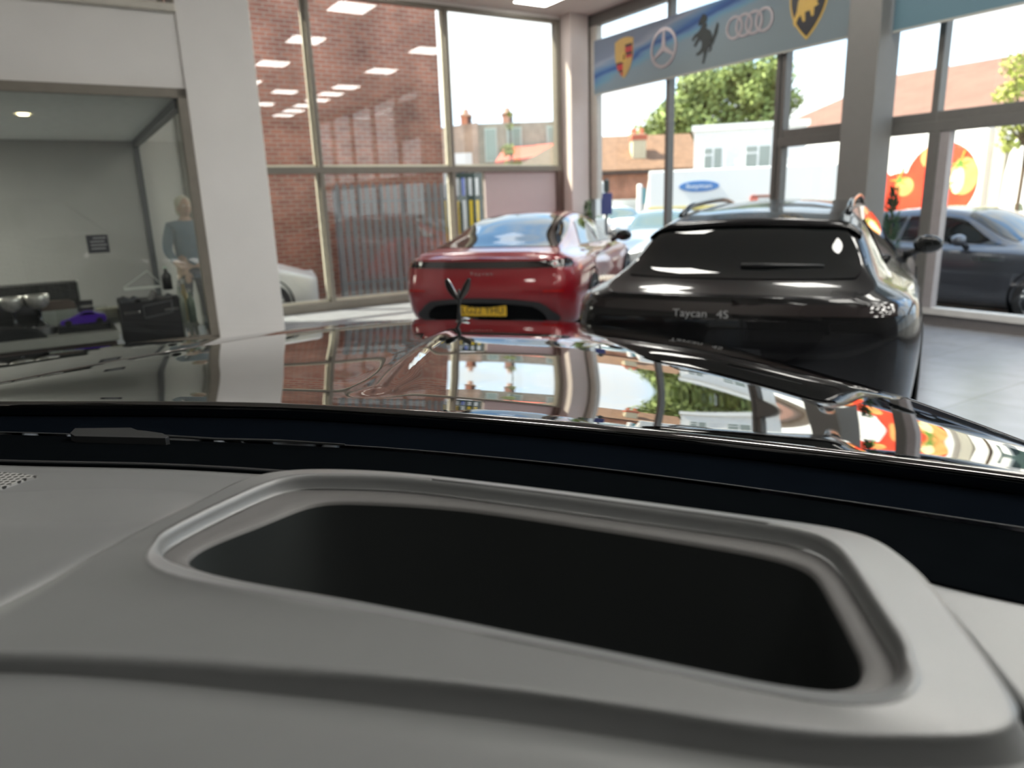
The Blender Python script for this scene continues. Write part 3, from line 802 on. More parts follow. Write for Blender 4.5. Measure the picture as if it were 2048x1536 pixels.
# ---------------- dashboard
dash = MB(); rows = []
for x in range(-700, 2701, 14):
    yb = ydb(max(-200, min(2250, x)))
    r = [tuple(atz(x, yb-2, 1.228)), tuple(atz(x, yb, 1.236))]
    for k in range(1, 71):
        r.append(tuple(atz(x, yb+(1900-yb)*(k/70)**1.3, 1.238-.02*(k/70)**2)))
    rows.append(r)
dash.grid(rows)
DASH_ROWS = rows
C0 = np.array(atz(1060, 1190, 1.27))[:2]
NA = 320
def loop(pix, z, n=10):
    pts = [np.array(atz(x, y, z))[:2]-C0 for x, y in catmull(pix, n)]
    out = []
    angs = [math.atan2(p[1], p[0]) for p in pts]
    for k in range(NA):
        a = -PI+2*PI*k/NA; d = np.array([math.cos(a), math.sin(a)]); best = None
        for i in range(len(pts)):
            p, q = pts[i], pts[(i+1) % len(pts)]
            den = d[0]*(q[1]-p[1])-d[1]*(q[0]-p[0])
            if abs(den) < 1e-12: continue
            t = (p[0]*(q[1]-p[1])-p[1]*(q[0]-p[0]))/den; u = (p[0]*d[1]-p[1]*d[0])/den
            if t > 0 and -1e-6 <= u <= 1+1e-6 and (best is None or t > best): best = t
        out.append(best if best else out[-1] if out else .1)
    o = np.array(out)
    for _ in range(2): o = (np.roll(o, 1)+2*o+np.roll(o, -1))/4
    return o
def ring(R, z): return [(C0[0]+R[k]*math.cos(-PI+2*PI*k/NA), C0[1]+R[k]*math.sin(-PI+2*PI*k/NA), z if np.isscalar(z) else z[k]) for k in range(NA)]
hole = [(372, 1130), (388, 1105), (430, 1083), (520, 1048), (600, 1016), (650, 1005), (720, 1004), (860, 1011), (1000, 1026), (1250, 1063), (1480, 1101), (1580, 1124), (1630, 1150), (1662, 1200), (1700, 1270), (1726, 1325), (1722, 1362), (1690, 1382), (1620, 1384), (1500, 1362), (1200, 1300), (900, 1240), (700, 1201), (520, 1170), (425, 1153)]
ledge = [(322, 1124), (332, 1102), (385, 1070), (470, 1027), (545, 993), (600, 980), (690, 979), (820, 985), (1024, 1010), (1250, 1042), (1500, 1078), (1600, 1096), (1655, 1120), (1690, 1160), (1745, 1250), (1790, 1325), (1794, 1362), (1768, 1386), (1700, 1394), (1600, 1385), (1450, 1356), (1200, 1304), (900, 1243), (700, 1206), (520, 1175), (400, 1153), (345, 1138)]
crest = [(297, 1118), (306, 1092), (360, 1058), (455, 1010), (530, 976), (590, 963), (690, 962), (820, 971), (1024, 996), (1250, 1027), (1500, 1063), (1610, 1082), (1672, 1106), (1712, 1148), (1765, 1238), (1812, 1320), (1820, 1366), (1790, 1398), (1710, 1408), (1600, 1397), (1450, 1367), (1200, 1313), (900, 1251), (700, 1214), (520, 1183), (400, 1162), (325, 1142)]
outer = [(-420, 1330), (-420, 1400), (-300, 1320), (0, 1322), (300, 1338), (500, 1356), (800, 1387), (1024, 1413), (1300, 1452), (1500, 1484), (1700, 1506), (1900, 1508), (2000, 1500), (2040, 1482), (2046, 1452), (2020, 1405), (1940, 1292), (1860, 1185), (1800, 1130), (1740, 1094), (1650, 1073), (1500, 1052), (1250, 1018), (1024, 988), (820, 963), (690, 954), (600, 954), (530, 962), (470, 980), (420, 1008), (300, 1070), (150, 1148), (0, 1214), (-200, 1295)]
outer = outer[0:1]+outer[2:]
Rh, Rl, Rc, Ro = loop(hole, 1.262), loop(ledge, 1.263), loop(crest, 1.2755), loop(outer, 1.2625)
Ro = np.maximum(Ro, Rc+.0035)
Rl = np.maximum(Rl, Rh+.002); Rc = np.maximum(Rc, Rl+.002)
wgap = Ro-Rc
def inside(p):
    d = np.array([p[0], p[1]])-C0; k = int(round((math.atan2(d[1], d[0])+PI)/(2*PI)*NA)) % NA
    return np.hypot(*d) < min(Rc[k]+.004, Ro[k]-.001)
dash.f = [f for f in dash.f if not any(inside(dash.v[i]) for i in f)]
dsh = dash.build('dashboard', leather, own, frame=WORLD, smooth=True)
def tz(f): return 1.2755-(.0130)*np.array([f]*NA)**2
rings = []
rings.append(ring(Ro+.009, 1.2465)); rings.append(ring(Ro+.006, 1.2520)); rings.append(ring(Ro+.0025, 1.2570)); rings.append(ring(Ro-np.minimum(.002, wgap*.2), 1.2765-.0105*(1-np.exp(-wgap/.05))-.0045))
for f in (.95, .85, .7, .55, .4, .3, .2, .12, .06):
    fall = np.minimum(1, wgap/.05)
    rings.append(ring(Rc+wgap*f, 1.2765-.0105*(1-np.exp(-wgap*f/.05))-.0035*f**2*(1-fall)))
rings.append(ring(Rc+np.minimum(.0025, wgap*.1), 1.2765)); rings.append(ring(Rc, 1.2752))
rings.append(ring(Rc-(Rc-Rl)*.45, 1.2710)); rings.append(ring(Rl+.0008, 1.2650)); rings.append(ring(Rl-.0006, 1.2635))
sur = MB().grid(rings, True).build('display_surround', leather, dsh, frame=WORLD, smooth=True)
rings = [ring(Rl-.0004, 1.2625), ring(Rl*.5+Rh*.5, 1.2630), ring(Rh+.0012, 1.2628), ring(Rh, 1.2615), ring(Rh-.001, 1.2585)]
MB().grid(rings, True).build('recess_ledge', pm('recess_plastic', (.105, .102, .10), .55, var=.03, bump=.1, bscale=900), sur, frame=WORLD, smooth=True)
rings = [ring(Rh-.0012, 1.2595), ring(Rh*.99, 1.235), ring(Rh*.97, 1.19), ring(Rh*.95, 1.13), ring(Rh*.92, 1.10), ring(Rh*.5, 1.095), ring(Rh*.02, 1.095)]
MB().grid(rings, True).build('recess_pit', pm('pit_black', (.026, .029, .029), .7, var=.02, spec=.1), sur, frame=WORLD, smooth=True)
# a slim edge inside the well
MB().tube([(C0[0]-.09, C0[1]-.02, 1.170), (C0[0]+.02, C0[1]-.055, 1.170)], .004, 8).build('well_edge', pm('well_edge', (.05, .05, .05), .4), sur, frame=WORLD)
# raised pad on the left with a soft lit edge
PE = [(-550, 1400), (-350, 1345), (-150, 1262), (0, 1192), (200, 1096), (360, 1026), (405, 1004), (428, 992)]
PK = [(-550, 1004), (-300, 994), (0, 986), (150, 979), (230, 977), (330, 981), (400, 986), (428, 991)]
rows = []
for x in list(range(-550, 400, 25))+[400, 408, 415, 421, 425, 428]:
    y0, y1 = spl(PK, x), spl(PE, x); r = []
    for k in range(0, 17):
        f = k/16; h_ = .021*min(1, (y1-y0+4)/60)
        q_ = min(1, f*(y1-y0)/70); zz = 1.2412+h_*q_*q_*(3-2*q_)
        if k >= 15: zz -= .0006*(k-14)
        r.append(np.array(atz(x, y0+(y1-y0)*f, zz)))
    top = r[-1]; nn = np.array([.55, -.84, 0])
    for d, dz in ((.005, .0016), (.011, .0055), (.016, .011), (.018, .020)): r.append(top+nn*d*.9-np.array([0, 0, dz]))
    rows.append([tuple(p) for p in r])
MB().grid(rows).build('dashboard_pad', leather, dsh, frame=WORLD, smooth=True)
# lower hood nearest the camera
CR = [(-500, 1330), (0, 1330), (500, 1370), (1024, 1430), (1500, 1500), (1700, 1522), (2000, 1520), (2200, 1500)]
rows = []
for x in range(-700, 2400, 40):
    yq = spl(CR, x); r = []
    for dy, z in ((-22, 1.2475), (-10, 1.2512), (6, 1.2545), (28, 1.2580), (54, 1.2600), (90, 1.2605), (160, 1.259), (260, 1.256), (400, 1.250), (560, 1.24), (700, 1.21)):
        r.append(tuple(atz(x, yq+dy, z)))
    rows.append(r)
MB().grid(rows).build('lower_hood', leather, dsh, frame=WORLD, smooth=True)
# perforated loudspeaker panel at the far left of the dash
def dots():
    mt = bpy.data.materials.new('perforated'); mt.use_nodes = True; t = mt.node_tree; b = t.nodes['Principled BSDF']; b.inputs['Roughness'].default_value = .5
    c = N(t, 'ShaderNodeTexCoord'); v = N(t, 'ShaderNodeTexVoronoi'); v.inputs['Scale'].default_value = 150; v.inputs['Randomness'].default_value = 0.0
    LK(t, c.outputs['Object'], v.inputs[0]); r = N(t, 'ShaderNodeValToRGB'); r.color_ramp.elements[0].position = .30; r.color_ramp.elements[1].position = .42
    r.color_ramp.elements[0].color = (.008, .008, .008, 1); r.color_ramp.elements[1].color = (.30, .30, .29, 1)
    LK(t, v.outputs['Distance'], r.inputs[0]); LK(t, r.outputs[0], b.inputs['Base Color']); return mt
sp = [(-250, 935), (0, 944), (40, 947), (76, 952), (50, 958), (0, 976), (-250, 1010)]
q0 = [atz(x, y, 1.2405) for x, y in sp]; n_ = len(sp); q1 = [np.array(p)-np.array([0, 0, .004]) for p in q0]
MB().add(q0+q1, [tuple(range(n_)), tuple(range(2*n_-1, n_-1, -1))]+[(i, (i+1) % n_, n_+(i+1) % n_, n_+i) for i in range(n_)]).build('speaker_grille', dots(), dsh, frame=WORLD)
# right hand side panel of the dash, a little proud
rp_ = [(1845, 1172), (1900, 1180), (2048, 1208), (2300, 1262), (2500, 1500), (2300, 1560), (2080, 1470), (2048, 1408), (1960, 1300), (1880, 1205)]
q0 = [atz(x, y, 1.252) for x, y in rp_]; n_ = len(rp_); q1 = [np.array(p)-np.array([0, 0, .02]) for p in q0]
MB().add(q0+q1, [tuple(range(n_)), tuple(range(2*n_-1, n_-1, -1))]+[(i, (i+1) % n_, n_+(i+1) % n_, n_+i) for i in range(n_)]).build('side_panel', leather, dsh, frame=WORLD, bevel=.003)
# ---------------- unseen cabin shell added to shade the dashboard (car frame: r to the right, f forwards)
YAW = rad(17)
def CF(r, f, z): return (r*math.cos(YAW)+f*math.sin(YAW), -r*math.sin(YAW)+f*math.cos(YAW), z)
def cbox(r0, r1, f0, f1, z0, z1):
    m = MB(); m.box(r0, r1, f0, f1, z0, z1); m.v = [Vector(CF(*p)) for p in m.v]; return m
headliner = pm('headliner', (.10, .10, .10), .9)
cbox(-1.22, .26, -2.6, -.02, 1.72, 1.79).build('roof', headliner, own, frame=WORLD, bevel=.02)
for r0, r1 in ((-1.44, -1.36), (.42, .50)):
    cbox(r0, r1, -2.5, .62, .35, 1.22).build('door', bonnet_paint, own, frame=WORLD, bevel=.01)
    cbox(r0+(.10 if r0 < 0 else -.10), r1+(.10 if r0 < 0 else -.10), -1.15, -.95, 1.2, 1.74).build('centre_pillar', headliner, own, frame=WORLD)
cbox(-1.44, .50, -2.7, -2.5, .35, 1.75).build('rear_bulkhead', headliner, own, frame=WORLD)
cbox(-1.40, .46, -2.5, .5, .35, .42).build('cabin_floor', headliner, own, frame=WORLD)
cbox(-1.365, -1.36, -2.5, .45, 1.2, 1.75).build('added_dark_window', glass('added_dark_glass', (.10, .10, .11), refl=1.0), own, frame=WORLD)  # unseen dark pane added to cut the light from the left
for (a0, a1) in (((-1.40, .78, 1.18), (-1.18, -.05, 1.74)), ((.47, .60, 1.18), (.25, -.05, 1.74))):
    MB().tube([CF(*a0), CF(*a1)], .035, 8).build('windscreen_pillar', headliner, own, frame=WORLD, smooth=True)
#@@PART4
# ------------------------------------------------------------------ banners with the badges
def banner_material(name, plain=False):
    m = bpy.data.materials.new(name); m.use_nodes = True
    t = m.node_tree; b = t.nodes['Principled BSDF']; b.inputs['Roughness'].default_value = .6
    c = N(t, 'ShaderNodeTexCoord'); s = N(t, 'ShaderNodeSeparateXYZ'); LK(t, c.outputs['Object'], s.inputs[0])
    # d = height above a line that climbs along the banner (local y runs backwards along it)
    n = N(t, 'ShaderNodeTexNoise'); n.inputs['Scale'].default_value = 1.2; n.inputs['Detail'].default_value = 2
    mpn = N(t, 'ShaderNodeMapping'); mpn.inputs['Scale'].default_value = (1, .7, 4.5); mpn.inputs['Rotation'].default_value = (rad(-11), 0, 0)
    LK(t, c.outputs['Object'], mpn.inputs[0]); LK(t, mpn.outputs[0], n.inputs[0])
    y = N(t, 'ShaderNodeMath', operation='MULTIPLY_ADD'); y.inputs[1].default_value = .19; y.inputs[2].default_value = -.24
    LK(t, s.outputs[1], y.inputs[0])
    d = N(t, 'ShaderNodeMath', operation='ADD'); LK(t, s.outputs[2], d.inputs[0]); LK(t, y.outputs[0], d.inputs[1])
    k = N(t, 'ShaderNodeMath', operation='MULTIPLY_ADD'); k.inputs[1].default_value = .30; k.inputs[2].default_value = -.15
    LK(t, n.outputs['Fac'], k.inputs[0])
    d2 = N(t, 'ShaderNodeMath', operation='ADD'); LK(t, d.outputs[0], d2.inputs[0]); LK(t, k.outputs[0], d2.inputs[1])
    o = N(t, 'ShaderNodeMath', operation='ADD'); o.inputs[1].default_value = .5; LK(t, d2.outputs[0], o.inputs[0])
    r = N(t, 'ShaderNodeValToRGB'); LK(t, o.outputs[0], r.inputs[0])
    stops = [(0, (.26, .33, .36)), (.30, (.25, .34, .40)), (.40, (.17, .36, .50)), (.455, (.13, .27, .50)), (.49, (.035, .10, .30)), (.53, (.06, .16, .40)), (.58, (.17, .30, .48)), (.66, (.34, .40, .50)), (.74, (.22, .27, .37)), (.9, (.20, .25, .34))] if not plain else [(0, (.14, .26, .32)), (1, (.16, .27, .33))]
    e = r.color_ramp.elements
    while len(e) > 1: e.remove(e[-1])
    e[0].position = stops[0][0]; e[0].color = tuple(v*.78 for v in stops[0][1])+(1,)
    for p, q in stops[1:]:
        x = e.new(p); x.color = tuple(v*.78 for v in q)+(1,)
    LK(t, r.outputs[0], b.inputs['Base Color'])
    return m
def banner(b0, b1, z0, z1, a0, mat, label):
    t = thing('banner', (a0, -b0, z0), ROOM, 0, label, 'banner')
    MB().box(-.012, 0, -(b1-b0), 0, 0, z1-z0).build('banner_sheet', mat, t, local=True)
    MB().box(-.016, .004, -(b1-b0), 0, -.012, .012).build('bottom_hem', pm('hem', (.42, .42, .38), .5), t, local=True)
    return t
ban = banner(.45, 5.31, 3.20, 4.04, -.10, banner_material('banner_blue'), 'long blue banner with five car badges hanging across the window left of the column')
ban2 = banner(5.73, 7.7, 3.12, 4.04, -.24, banner_material('banner_plain', True), 'plain blue banner hanging right of the grey column')
gold = pm('badge_gold', (.55, .38, .14), .35, metal=.3); gold2 = pm('bull_gold', (.70, .46, .10), .4)
b_red = pm('badge_red', (.45, .04, .05), .5); b_black = pm('badge_black', (.02, .02, .022), .5); b_pink = pm('badge_silver', (.42, .38, .40), .35, metal=.3)
horse_m = pm('horse_dark', (.035, .045, .045), .6)
def P(b, z): return (-(b-.45), z-3.20)          # banner-local y and z
def emb(name, poly, mat, depth=.008, x0=-.012, parent=ban, label=None):
    return MB().prism([P(*q) for q in poly], x0-depth, x0, 'yz').build(name, mat, parent, local=True, label=label)
def ringpoly(name, b, z, r0, r1, mat, seg=48, bx_=1.0, parent=ban):
    m = MB(); rows = []
    for rr, x in ((r0, -.012), (r0, -.026), (r1, -.026), (r1, -.012)):
        rows.append([(x,)+P(b+rr*bx_*math.cos(2*PI*k/seg), z+rr*math.sin(2*PI*k/seg)) for k in range(seg)])
    return m.grid(rows+[rows[0]], True).build(name, mat, parent, local=True)
# quartered shield
def shield(cx, cz, w_, h_, n=14, pt=.55):
    top = [(cx-w_, cz+h_*.86), (cx-w_*.5, cz+h_*.97), (cx, cz+h_), (cx+w_*.5, cz+h_*.97), (cx+w_, cz+h_*.86)]
    R_ = [(cx+w_*(1-t**2.3), cz+h_*.30-h_*1.30*t) for t in [i/n for i in range(0, n+1)]]
    L_ = [(2*cx-x, z) for x, z in R_[::-1][1:]]
    return top+R_+L_
sh = emb('crest_badge', shield(1.215, 3.65, .215, .30), gold, label='gold crest with red and black stripes')
def stripe(b0, b1, z0, z1, mat): emb('crest_stripe', [(b0, z0), (b1, z0), (b1, z1), (b0, z1)], mat, .003, -.020, sh)
for z0, z1, mt in ((3.80, 3.84, b_black), (3.76, 3.80, b_red), (3.72, 3.76, b_red), (3.68, 3.72, b_black), (3.64, 3.68, b_red)): stripe(1.25, 1.41, z0, z1, mt)
for z0, z1, mt, bb in ((3.57, 3.60, b_black, 1.03), (3.52, 3.57, b_red, 1.05), (3.48, 3.52, b_red, 1.07), (3.45, 3.48, b_black, 1.10), (3.40, 3.45, b_red, 1.14)): stripe(bb, 1.19, z0, z1, mt)
emb('crest_stripe', [(1.17, 3.60), (1.25, 3.60), (1.27, 3.70), (1.21, 3.74), (1.17, 3.69)], gold2, .004, -.020, sh)
emb('crest_stripe', [(1.20, 3.62), (1.235, 3.62), (1.24, 3.70), (1.215, 3.71)], b_black, .003, -.024, sh)
# three pointed star in a ring
st = ringpoly('star_badge', 2.105, 3.635, .235, .275, b_pink); st['label'] = 'silver ring around a three-pointed star'
for k in range(3):
    a = PI/2+2*PI*k/3; q = lambda r, t: (2.105+r*math.cos(t), 3.635+r*math.sin(t))
    emb('star_point', [q(.255, a), q(.035, a-PI/3), (2.105, 3.635), q(.035, a+PI/3)] if False else [q(.25, a-.045), q(.25, a+.045), q(.045, a+PI/3), (2.105, 3.635), q(.045, a-PI/3)], b_pink, .012, -.012, st)
# rearing horse
hp = [(.02,.60),(.08,.56),(.10,.50),(.07,.44),(.10,.42),(.08,.36),(.12,.33),(.17,.30),(.19,.25),(.21,.20),(.20,.14),(.17,.10),(.21,.06),(.24,.10),(.27,.20),(.31,.24),(.30,.30),(.33,.36),(.30,.40),(.26,.30),(.235,.22),(.225,.14),(.20,.06),(.205,.0),(.17,-.04),(.14,-.02),(.18,.02),(.17,.04),(.13,.02),(.10,-.06),(.08,-.14),(.06,-.20),(.02,-.20),(.04,-.14),(.05,-.06),(.04,.0),(-.02,-.04),(-.10,-.05),(-.10,-.01),(-.04,.01),(.0,.06),(.01,.14),(-.03,.20),(-.08,.16),(-.12,.10),(-.16,.12),(-.12,.20),(-.08,.24),(-.12,.26),(-.18,.20),(-.20,.24),(-.15,.30),(-.08,.33),(-.04,.36),(-.01,.42),(.0,.46),(-.05,.42),(-.08,.44),(-.06,.50),(-.03,.55),(-.01,.58)]
emb('horse_badge', [(2.86+x*.92, 3.45+z*.80) for x, z in hp], horse_m, label='dark rearing horse')
# four rings
for i in range(4):
    r_ = ringpoly('ring_badge', 3.44+i*.160+.0, 3.64, .115, .145, b_pink, 40, .96)
# shield with a bull
lam = emb('bull_shield', shield(4.56, 3.70, .27, .42, 14, .75), gold2, .006, label='black shield with a golden bull')
emb('shield_field', shield(4.56, 3.70, .245, .385, 14, .75), pm('shield_black', (.015, .016, .022), .4), .004, -.018, lam)
bull = [(-.20,-.12),(-.17,-.18),(-.13,-.08),(-.09,-.05),(-.05,-.14),(-.02,-.13),(-.03,-.03),(.04,-.02),(.07,-.10),(.10,-.09),(.10,.0),(.16,.02),(.13,.06),(.19,.10),(.15,.13),(.10,.12),(.12,.20),(.08,.27),(.0,.30),(-.07,.27),(-.10,.20),(-.14,.10),(-.15,.0)]
emb('bull', [(4.55+x*.95, 3.62+z*.95) for x, z in bull], gold2, .004, -.022, lam)

# ------------------------------------------------------------------ the glazed office on the left
office = thing('window_3', (-9.5, -3.95, 0), kind='structure')
m = MB()
m.box(-13.9, -7.10, -4.02, -3.95, 2.40, 2.47); m.box(-7.17, -7.10, -4.02, -3.93, .45, 2.47); m.box(-13.9, -7.10, -4.02, -3.95, .40, .47)
m.build('window_frame', pm('bronze_frame', (.20, .175, .14), .45), office)
m = MB(); m.box(-8.86, -8.845, -4.0, -3.97, .47, 2.4); m.build('glass_joint', pm('pale_joint', (.42, .46, .44), .4), office)
m = MB(); m.add([(-13.9, -3.982, .45), (-7.15, -3.982, .45), (-7.15, -3.982, 2.42), (-13.9, -3.982, 2.42)], [(0, 1, 2, 3)]); m.build('pane', glass('office_glass', (.90, .92, .89), refl=1.6), office)
sidew = thing('window_4', (-7.16, -2, 0), kind='structure')
m = MB()
m.box(-7.19, -7.12, -3.93, 0, 2.33, 2.45); m.box(-7.19, -7.12, -.08, 0, 0, 2.45); m.box(-7.19, -7.12, -3.93, 0, 0, .10)
m.build('window_frame', pm('office_frame', (.10, .105, .11), .5), sidew)
m = MB(); m.add([(-7.155, -3.9, .1), (-7.155, -.08, .1), (-7.155, -.08, 2.33), (-7.155, -3.9, 2.33)], [(0, 1, 2, 3)]); m.build('pane', glass('side_glass', (.88, .92, .88), refl=.6), sidew)
MB().box(-13.9, -7.18, -3.93, -.07, 2.405, 2.47).build('trim_3', pm('office_ceiling', (.66, .67, .63), .8), kind='structure')
for aa in (-8.25, -9.35):
    t = thing('spotlight', (aa, -2.6, 2.40), ROOM, 0, 'small round warm spotlight in the office ceiling' + (', nearest the corner' if aa > -9 else ', by the left edge of the photo'), 'light')
    MB().lathe([(.045, -.004), (.055, -.008), (.055, 0)], 20).build('trim_ring', white_paint, t, local=True)
    MB().lathe([(.001, -.003), (.045, -.003)], 20).build('bulb', pm('warm_bulb', (1, .9, .7), .5, emit=(1, .85, .55), es=8, var=0), t, local=True)
t = thing('added_office_light', (-10.3, -2.0, 2.405), ROOM, 0, 'unseen panel light added to the office ceiling to brighten the room', 'light')  # unseen lamp added to lift the brightness inside the office
MB().box(-.6, .6, -.6, .6, -.02, -.003).build('diffuser', pm('added_office_lamp', (.9, .9, .9), .5, emit=(1, .97, .88), es=7, var=0), t, local=True)
MB().box(-.63, .63, -.63, .63, -.014, 0).build('light_frame', white_paint, t, local=True)
# display bench behind the glass
bench = thing('display_bench', (-9.5, -3.5, 0), ROOM, 0, 'long grey display bench behind the office glass, with trophies on it', 'bench')
MB().box(-12.5, -7.86, -3.90, -3.00, .50, .58).build('bench_top', pm('bench_grey', (.30, .30, .28), .8, bump=.3, bscale=120), bench, bevel=.006)
MB().box(-12.5, -7.88, -3.86, -3.04, 0, .50).build('bench_body', pm('bench_body', (.07, .05, .045), .7), bench)
# trophies
def trophy(a, b, s_, label):
    t = thing('trophy', (a, -b, .58), ROOM, .4, label, 'trophy', 'silver cup trophies behind the office glass')
    MB().lathe([(.001, 0), (.085, 0), (.085, .05), (.07, .06), (.001, .06)], 28).build('plinth', pm('plinth_grey', (.22, .22, .23), .35, metal=.5), t, local=True, smooth=False)
    MB().lathe([(.05, .06), (.045, .075), (.018, .10), (.012, .14), (.014, .19), (.02, .205)], 24).build('stem', dark_chrome, t, local=True, smooth=True)
    MB().lathe([(.018, .20), (.05, .215), (.078, .25), (.086, .29), (.085, .315), (.079, .315), (.075, .28), (.04, .24), (.001, .235)], 28).build('cup', pm('cup_silver', (.60, .59, .56), .42, metal=.8, var=.25, scale=40), t, local=True, smooth=True)
    t.scale = (s_, s_, s_)
    return t
trophy(-8.385, 3.62, 1.02, 'silver cup trophy standing nearest the black bag, rightmost of the three')
trophy(-8.56, 3.60, 1.0, 'silver cup trophy in the middle of the three on the bench')
trophy(-8.74, 3.62, .92, 'silver cup trophy at the left edge of the photo, smaller of the three')
# fluffy black cushion/box in front of them
t = thing('black_cushion', (-8.70, -3.80, .58), ROOM, 0, 'black textured cushion lying in front of the silver trophies', 'cushion')
m = MB(); rows = []
for i in range(13):
    rows.append([(-.34+.68*i/12, -.07+.14*j/8, .10*math.sin(PI*i/12)**.3*math.sin(PI*j/8)**.4*(1+.12*random.random())) for j in range(9)])
m.grid(rows); m.build('cover', pm('black_fluff', (.012, .013, .014), .95, bump=1, bscale=90), t, local=True)
# dark storage box behind
t = thing('storage_box', (-8.42, -3.24, .58), ROOM, 0, 'long dark grey box at the back of the display bench', 'box')
MB().box(-.62, .33, -.12, .12, 0, .38).build('box_body', pm('dark_box', (.035, .038, .038), .7), t, local=True, bevel=.005)
MB().box(.332, .345, -.12, .12, 0, .38).build('box_end', pm('pale_end', (.35, .37, .35), .6), t, local=True)
t = thing('bread_bin', (-8.22, -3.465, .58), ROOM, 0, 'pale box with a rounded brown lid behind the two right trophies', 'box')
MB().box(-.17, .10, -.05, .05, .03, .17).build('box_body', pm('pale_green_box', (.36, .39, .36), .5), t, local=True, bevel=.004)
MB().prism([(-.17, .17), (.10, .17), (.09, .22), (.05, .245), (-.17, .25)], -.05, .05).build('box_lid', pm('brown_lid', (.10, .075, .06), .6), t, local=True)
# purple model car on a black plinth under a clear cover
t = thing('model_car', (-8.07, -3.68, .58), ROOM, 0, 'small purple model sports car on a black plinth on the bench', 'model car')
MB().box(-.21, .17, -.075, .075, 0, .055).build('plinth', black_plastic, t, local=True, bevel=.003)
prof = [(-.19, .07), (-.185, .10), (-.12, .115), (-.06, .145), (.0, .165), (.06, .16), (.10, .14), (.145, .13), (.15, .09), (.14, .065), (-.18, .062)]
MB().prism(prof, -.06, .06).build('model_body', pm('purple_paint', (.10, .03, .45), .25, coat=1), t, local=True, bevel=.008)
MB().prism([(-.055, .135), (0, .156), (.055, .152), (.08, .135)], -.062, .062).build('model_window', car_glass, t, local=True)
for x in (-.13, .095):
    for y in (-.062, .062):
        MB().lathe([(.001, -.008), (.026, -.008), (.026, .008), (.001, .008)], 16, 'y', (x, y, .078)).build('model_wheel', black_plastic, t, local=True)
MB().box(-.205, .165, -.072, .072, .055, .20).build('clear_cover', glass('acrylic', (.96, .97, .96), refl=1.0), t, local=True)
# dark name plate
t = thing('placard', (-8.08, -3.385, .58), ROOM, 0, 'dark rectangular placard with a faint line of lettering behind the purple model car', 'placard')
MB().box(-.12, .085, -.012, .012, .10, .22).build('placard_board', pm('placard_black', (.025, .025, .027), .5), t, local=True, bevel=.003)
MB().box(-.012, .012, -.01, .01, 0, .10).build('stand', black_plastic, t, local=True)
text('lettering', 'SUPERIOR', .022, pm('faint_letter', (.22, .22, .22), .5), t, (0, -.0135, .165), (PI/2, 0, 0), .0005, 1.2)
# pale folder at the right of it
t = thing('catalogue', (-7.88, -3.40, .58), ROOM, 0, 'pile of pale catalogues next to the dark placard', 'catalogue')
for i, (dx, h_) in enumerate(((0, .05), (.01, .10), (-.01, .14))):
    MB().box(-.09+dx, .09+dx, -.08, .08, h_-.045, h_).build('catalogue_volume', pm('pale_paper%d' % i, (.40+.05*i, .43+.03*i, .38), .6), t, local=True, bevel=.002)
# black leather bag on a dark stand
t = thing('black_bag', (-7.60, -3.72, 0), ROOM, 0, 'big black box-shaped bag with two silver clasps beside the display bench', 'bag')
m = MB(); rows = []
for i in range(9):
    rows.append([(-.22+.46*j/10 if True else 0, -.18+.36*i/8, .80+.055*math.sin(j*1.3)*math.sin(PI*i/8)+.02*math.cos(j*2.1)) for j in range(11)])
m.grid(rows); m.box(-.22, .235, -.18, .18, .45, .80)
m.build('bag_body', pm('black_leather', (.012, .012, .015), .45, bump=.5, bscale=40), t, local=True)
MB().box(-.20, .22, -.16, .16, 0, .45).build('stand', black_matt, t, local=True)
for x0, x1 in ((-.20, -.08), (.11, .22)):
    MB().box(x0, x1, -.192, -.18, .705, .722).build('clasp', chrome, t, local=True, bevel=.003)
m = MB(); m.tube([(-.05, -.19, .76), (.17, -.19, .79)], .006, 6); m.tube([(-.05, -.19, .66), (.17, -.19, .69)], .006, 6); m.tube([(-.05, -.19, .66), (-.05, -.19, .76)], .006, 6); m.tube([(.17, -.19, .69), (.17, -.19, .79)], .006, 6)
m.build('front_pocket', pm('grey_stitch', (.10, .10, .11), .5), t, local=True)
# tent card standing on the bag
t = thing('tent_card', (-7.62, -3.70, .905), ROOM, 0, 'folded clear card standing on top of the black bag', 'card')
m = MB(); m.tube([(-.14, 0, .0), (.06, 0, .13), (.16, 0, .0)], .004, 6); m.build('card_edge', pm('card_white', (.70, .72, .68), .5), t, local=True)
m = MB(); m.box(-.135, .15, .0, .001, -.02, .0); m.build('card_foot', MATS['card_white'], t, local=True)
# bottle and pale vases on a small table right of the bag
t = thing('side_table', (-7.27, -3.40, 0), ROOM, 0, 'small pale table with bottles in the office corner', 'table')
MB().box(-.085, .075, -.2, .2, .50, .54).build('table_top', pm('table_pale', (.45, .47, .43), .5), t, local=True, bevel=.004)
for x in (-.06, .05):
    for y in (-.17, .17): MB().box(x-.015, x+.015, y-.015, y+.015, 0, .50).build('leg', MATS['table_pale'], t, local=True)
def bottle(a, b, z, r, h, mat, label, cap=None, group=None):
    t = thing('bottle', (a, -b, z), ROOM, 0, label, 'bottle', group)
    MB().lathe([(.001, 0), (r, 0), (r, h*.62), (r*.35, h*.78), (r*.32, h*.92)], 20).build('bottle_body', mat, t, local=True, smooth=True)
    MB().lathe([(r*.40, h*.90), (r*.40, h), (.001, h)], 16).build('bottle_cap', cap or mat, t, local=True)
    return t
pale = pm('pale_bottle', (.55, .60, .54), .3, coat=.5)
bottle(-7.32, 3.55, .54, .035, .36, pale, 'tall pale bottle standing next to the black bag', white_paint)
bottle(-7.265, 3.44, .54, .032, .38, pm('amber_bottle', (.50, .40, .24), .3, coat=.5), 'amber tinted bottle in the middle of the small side table', white_paint)
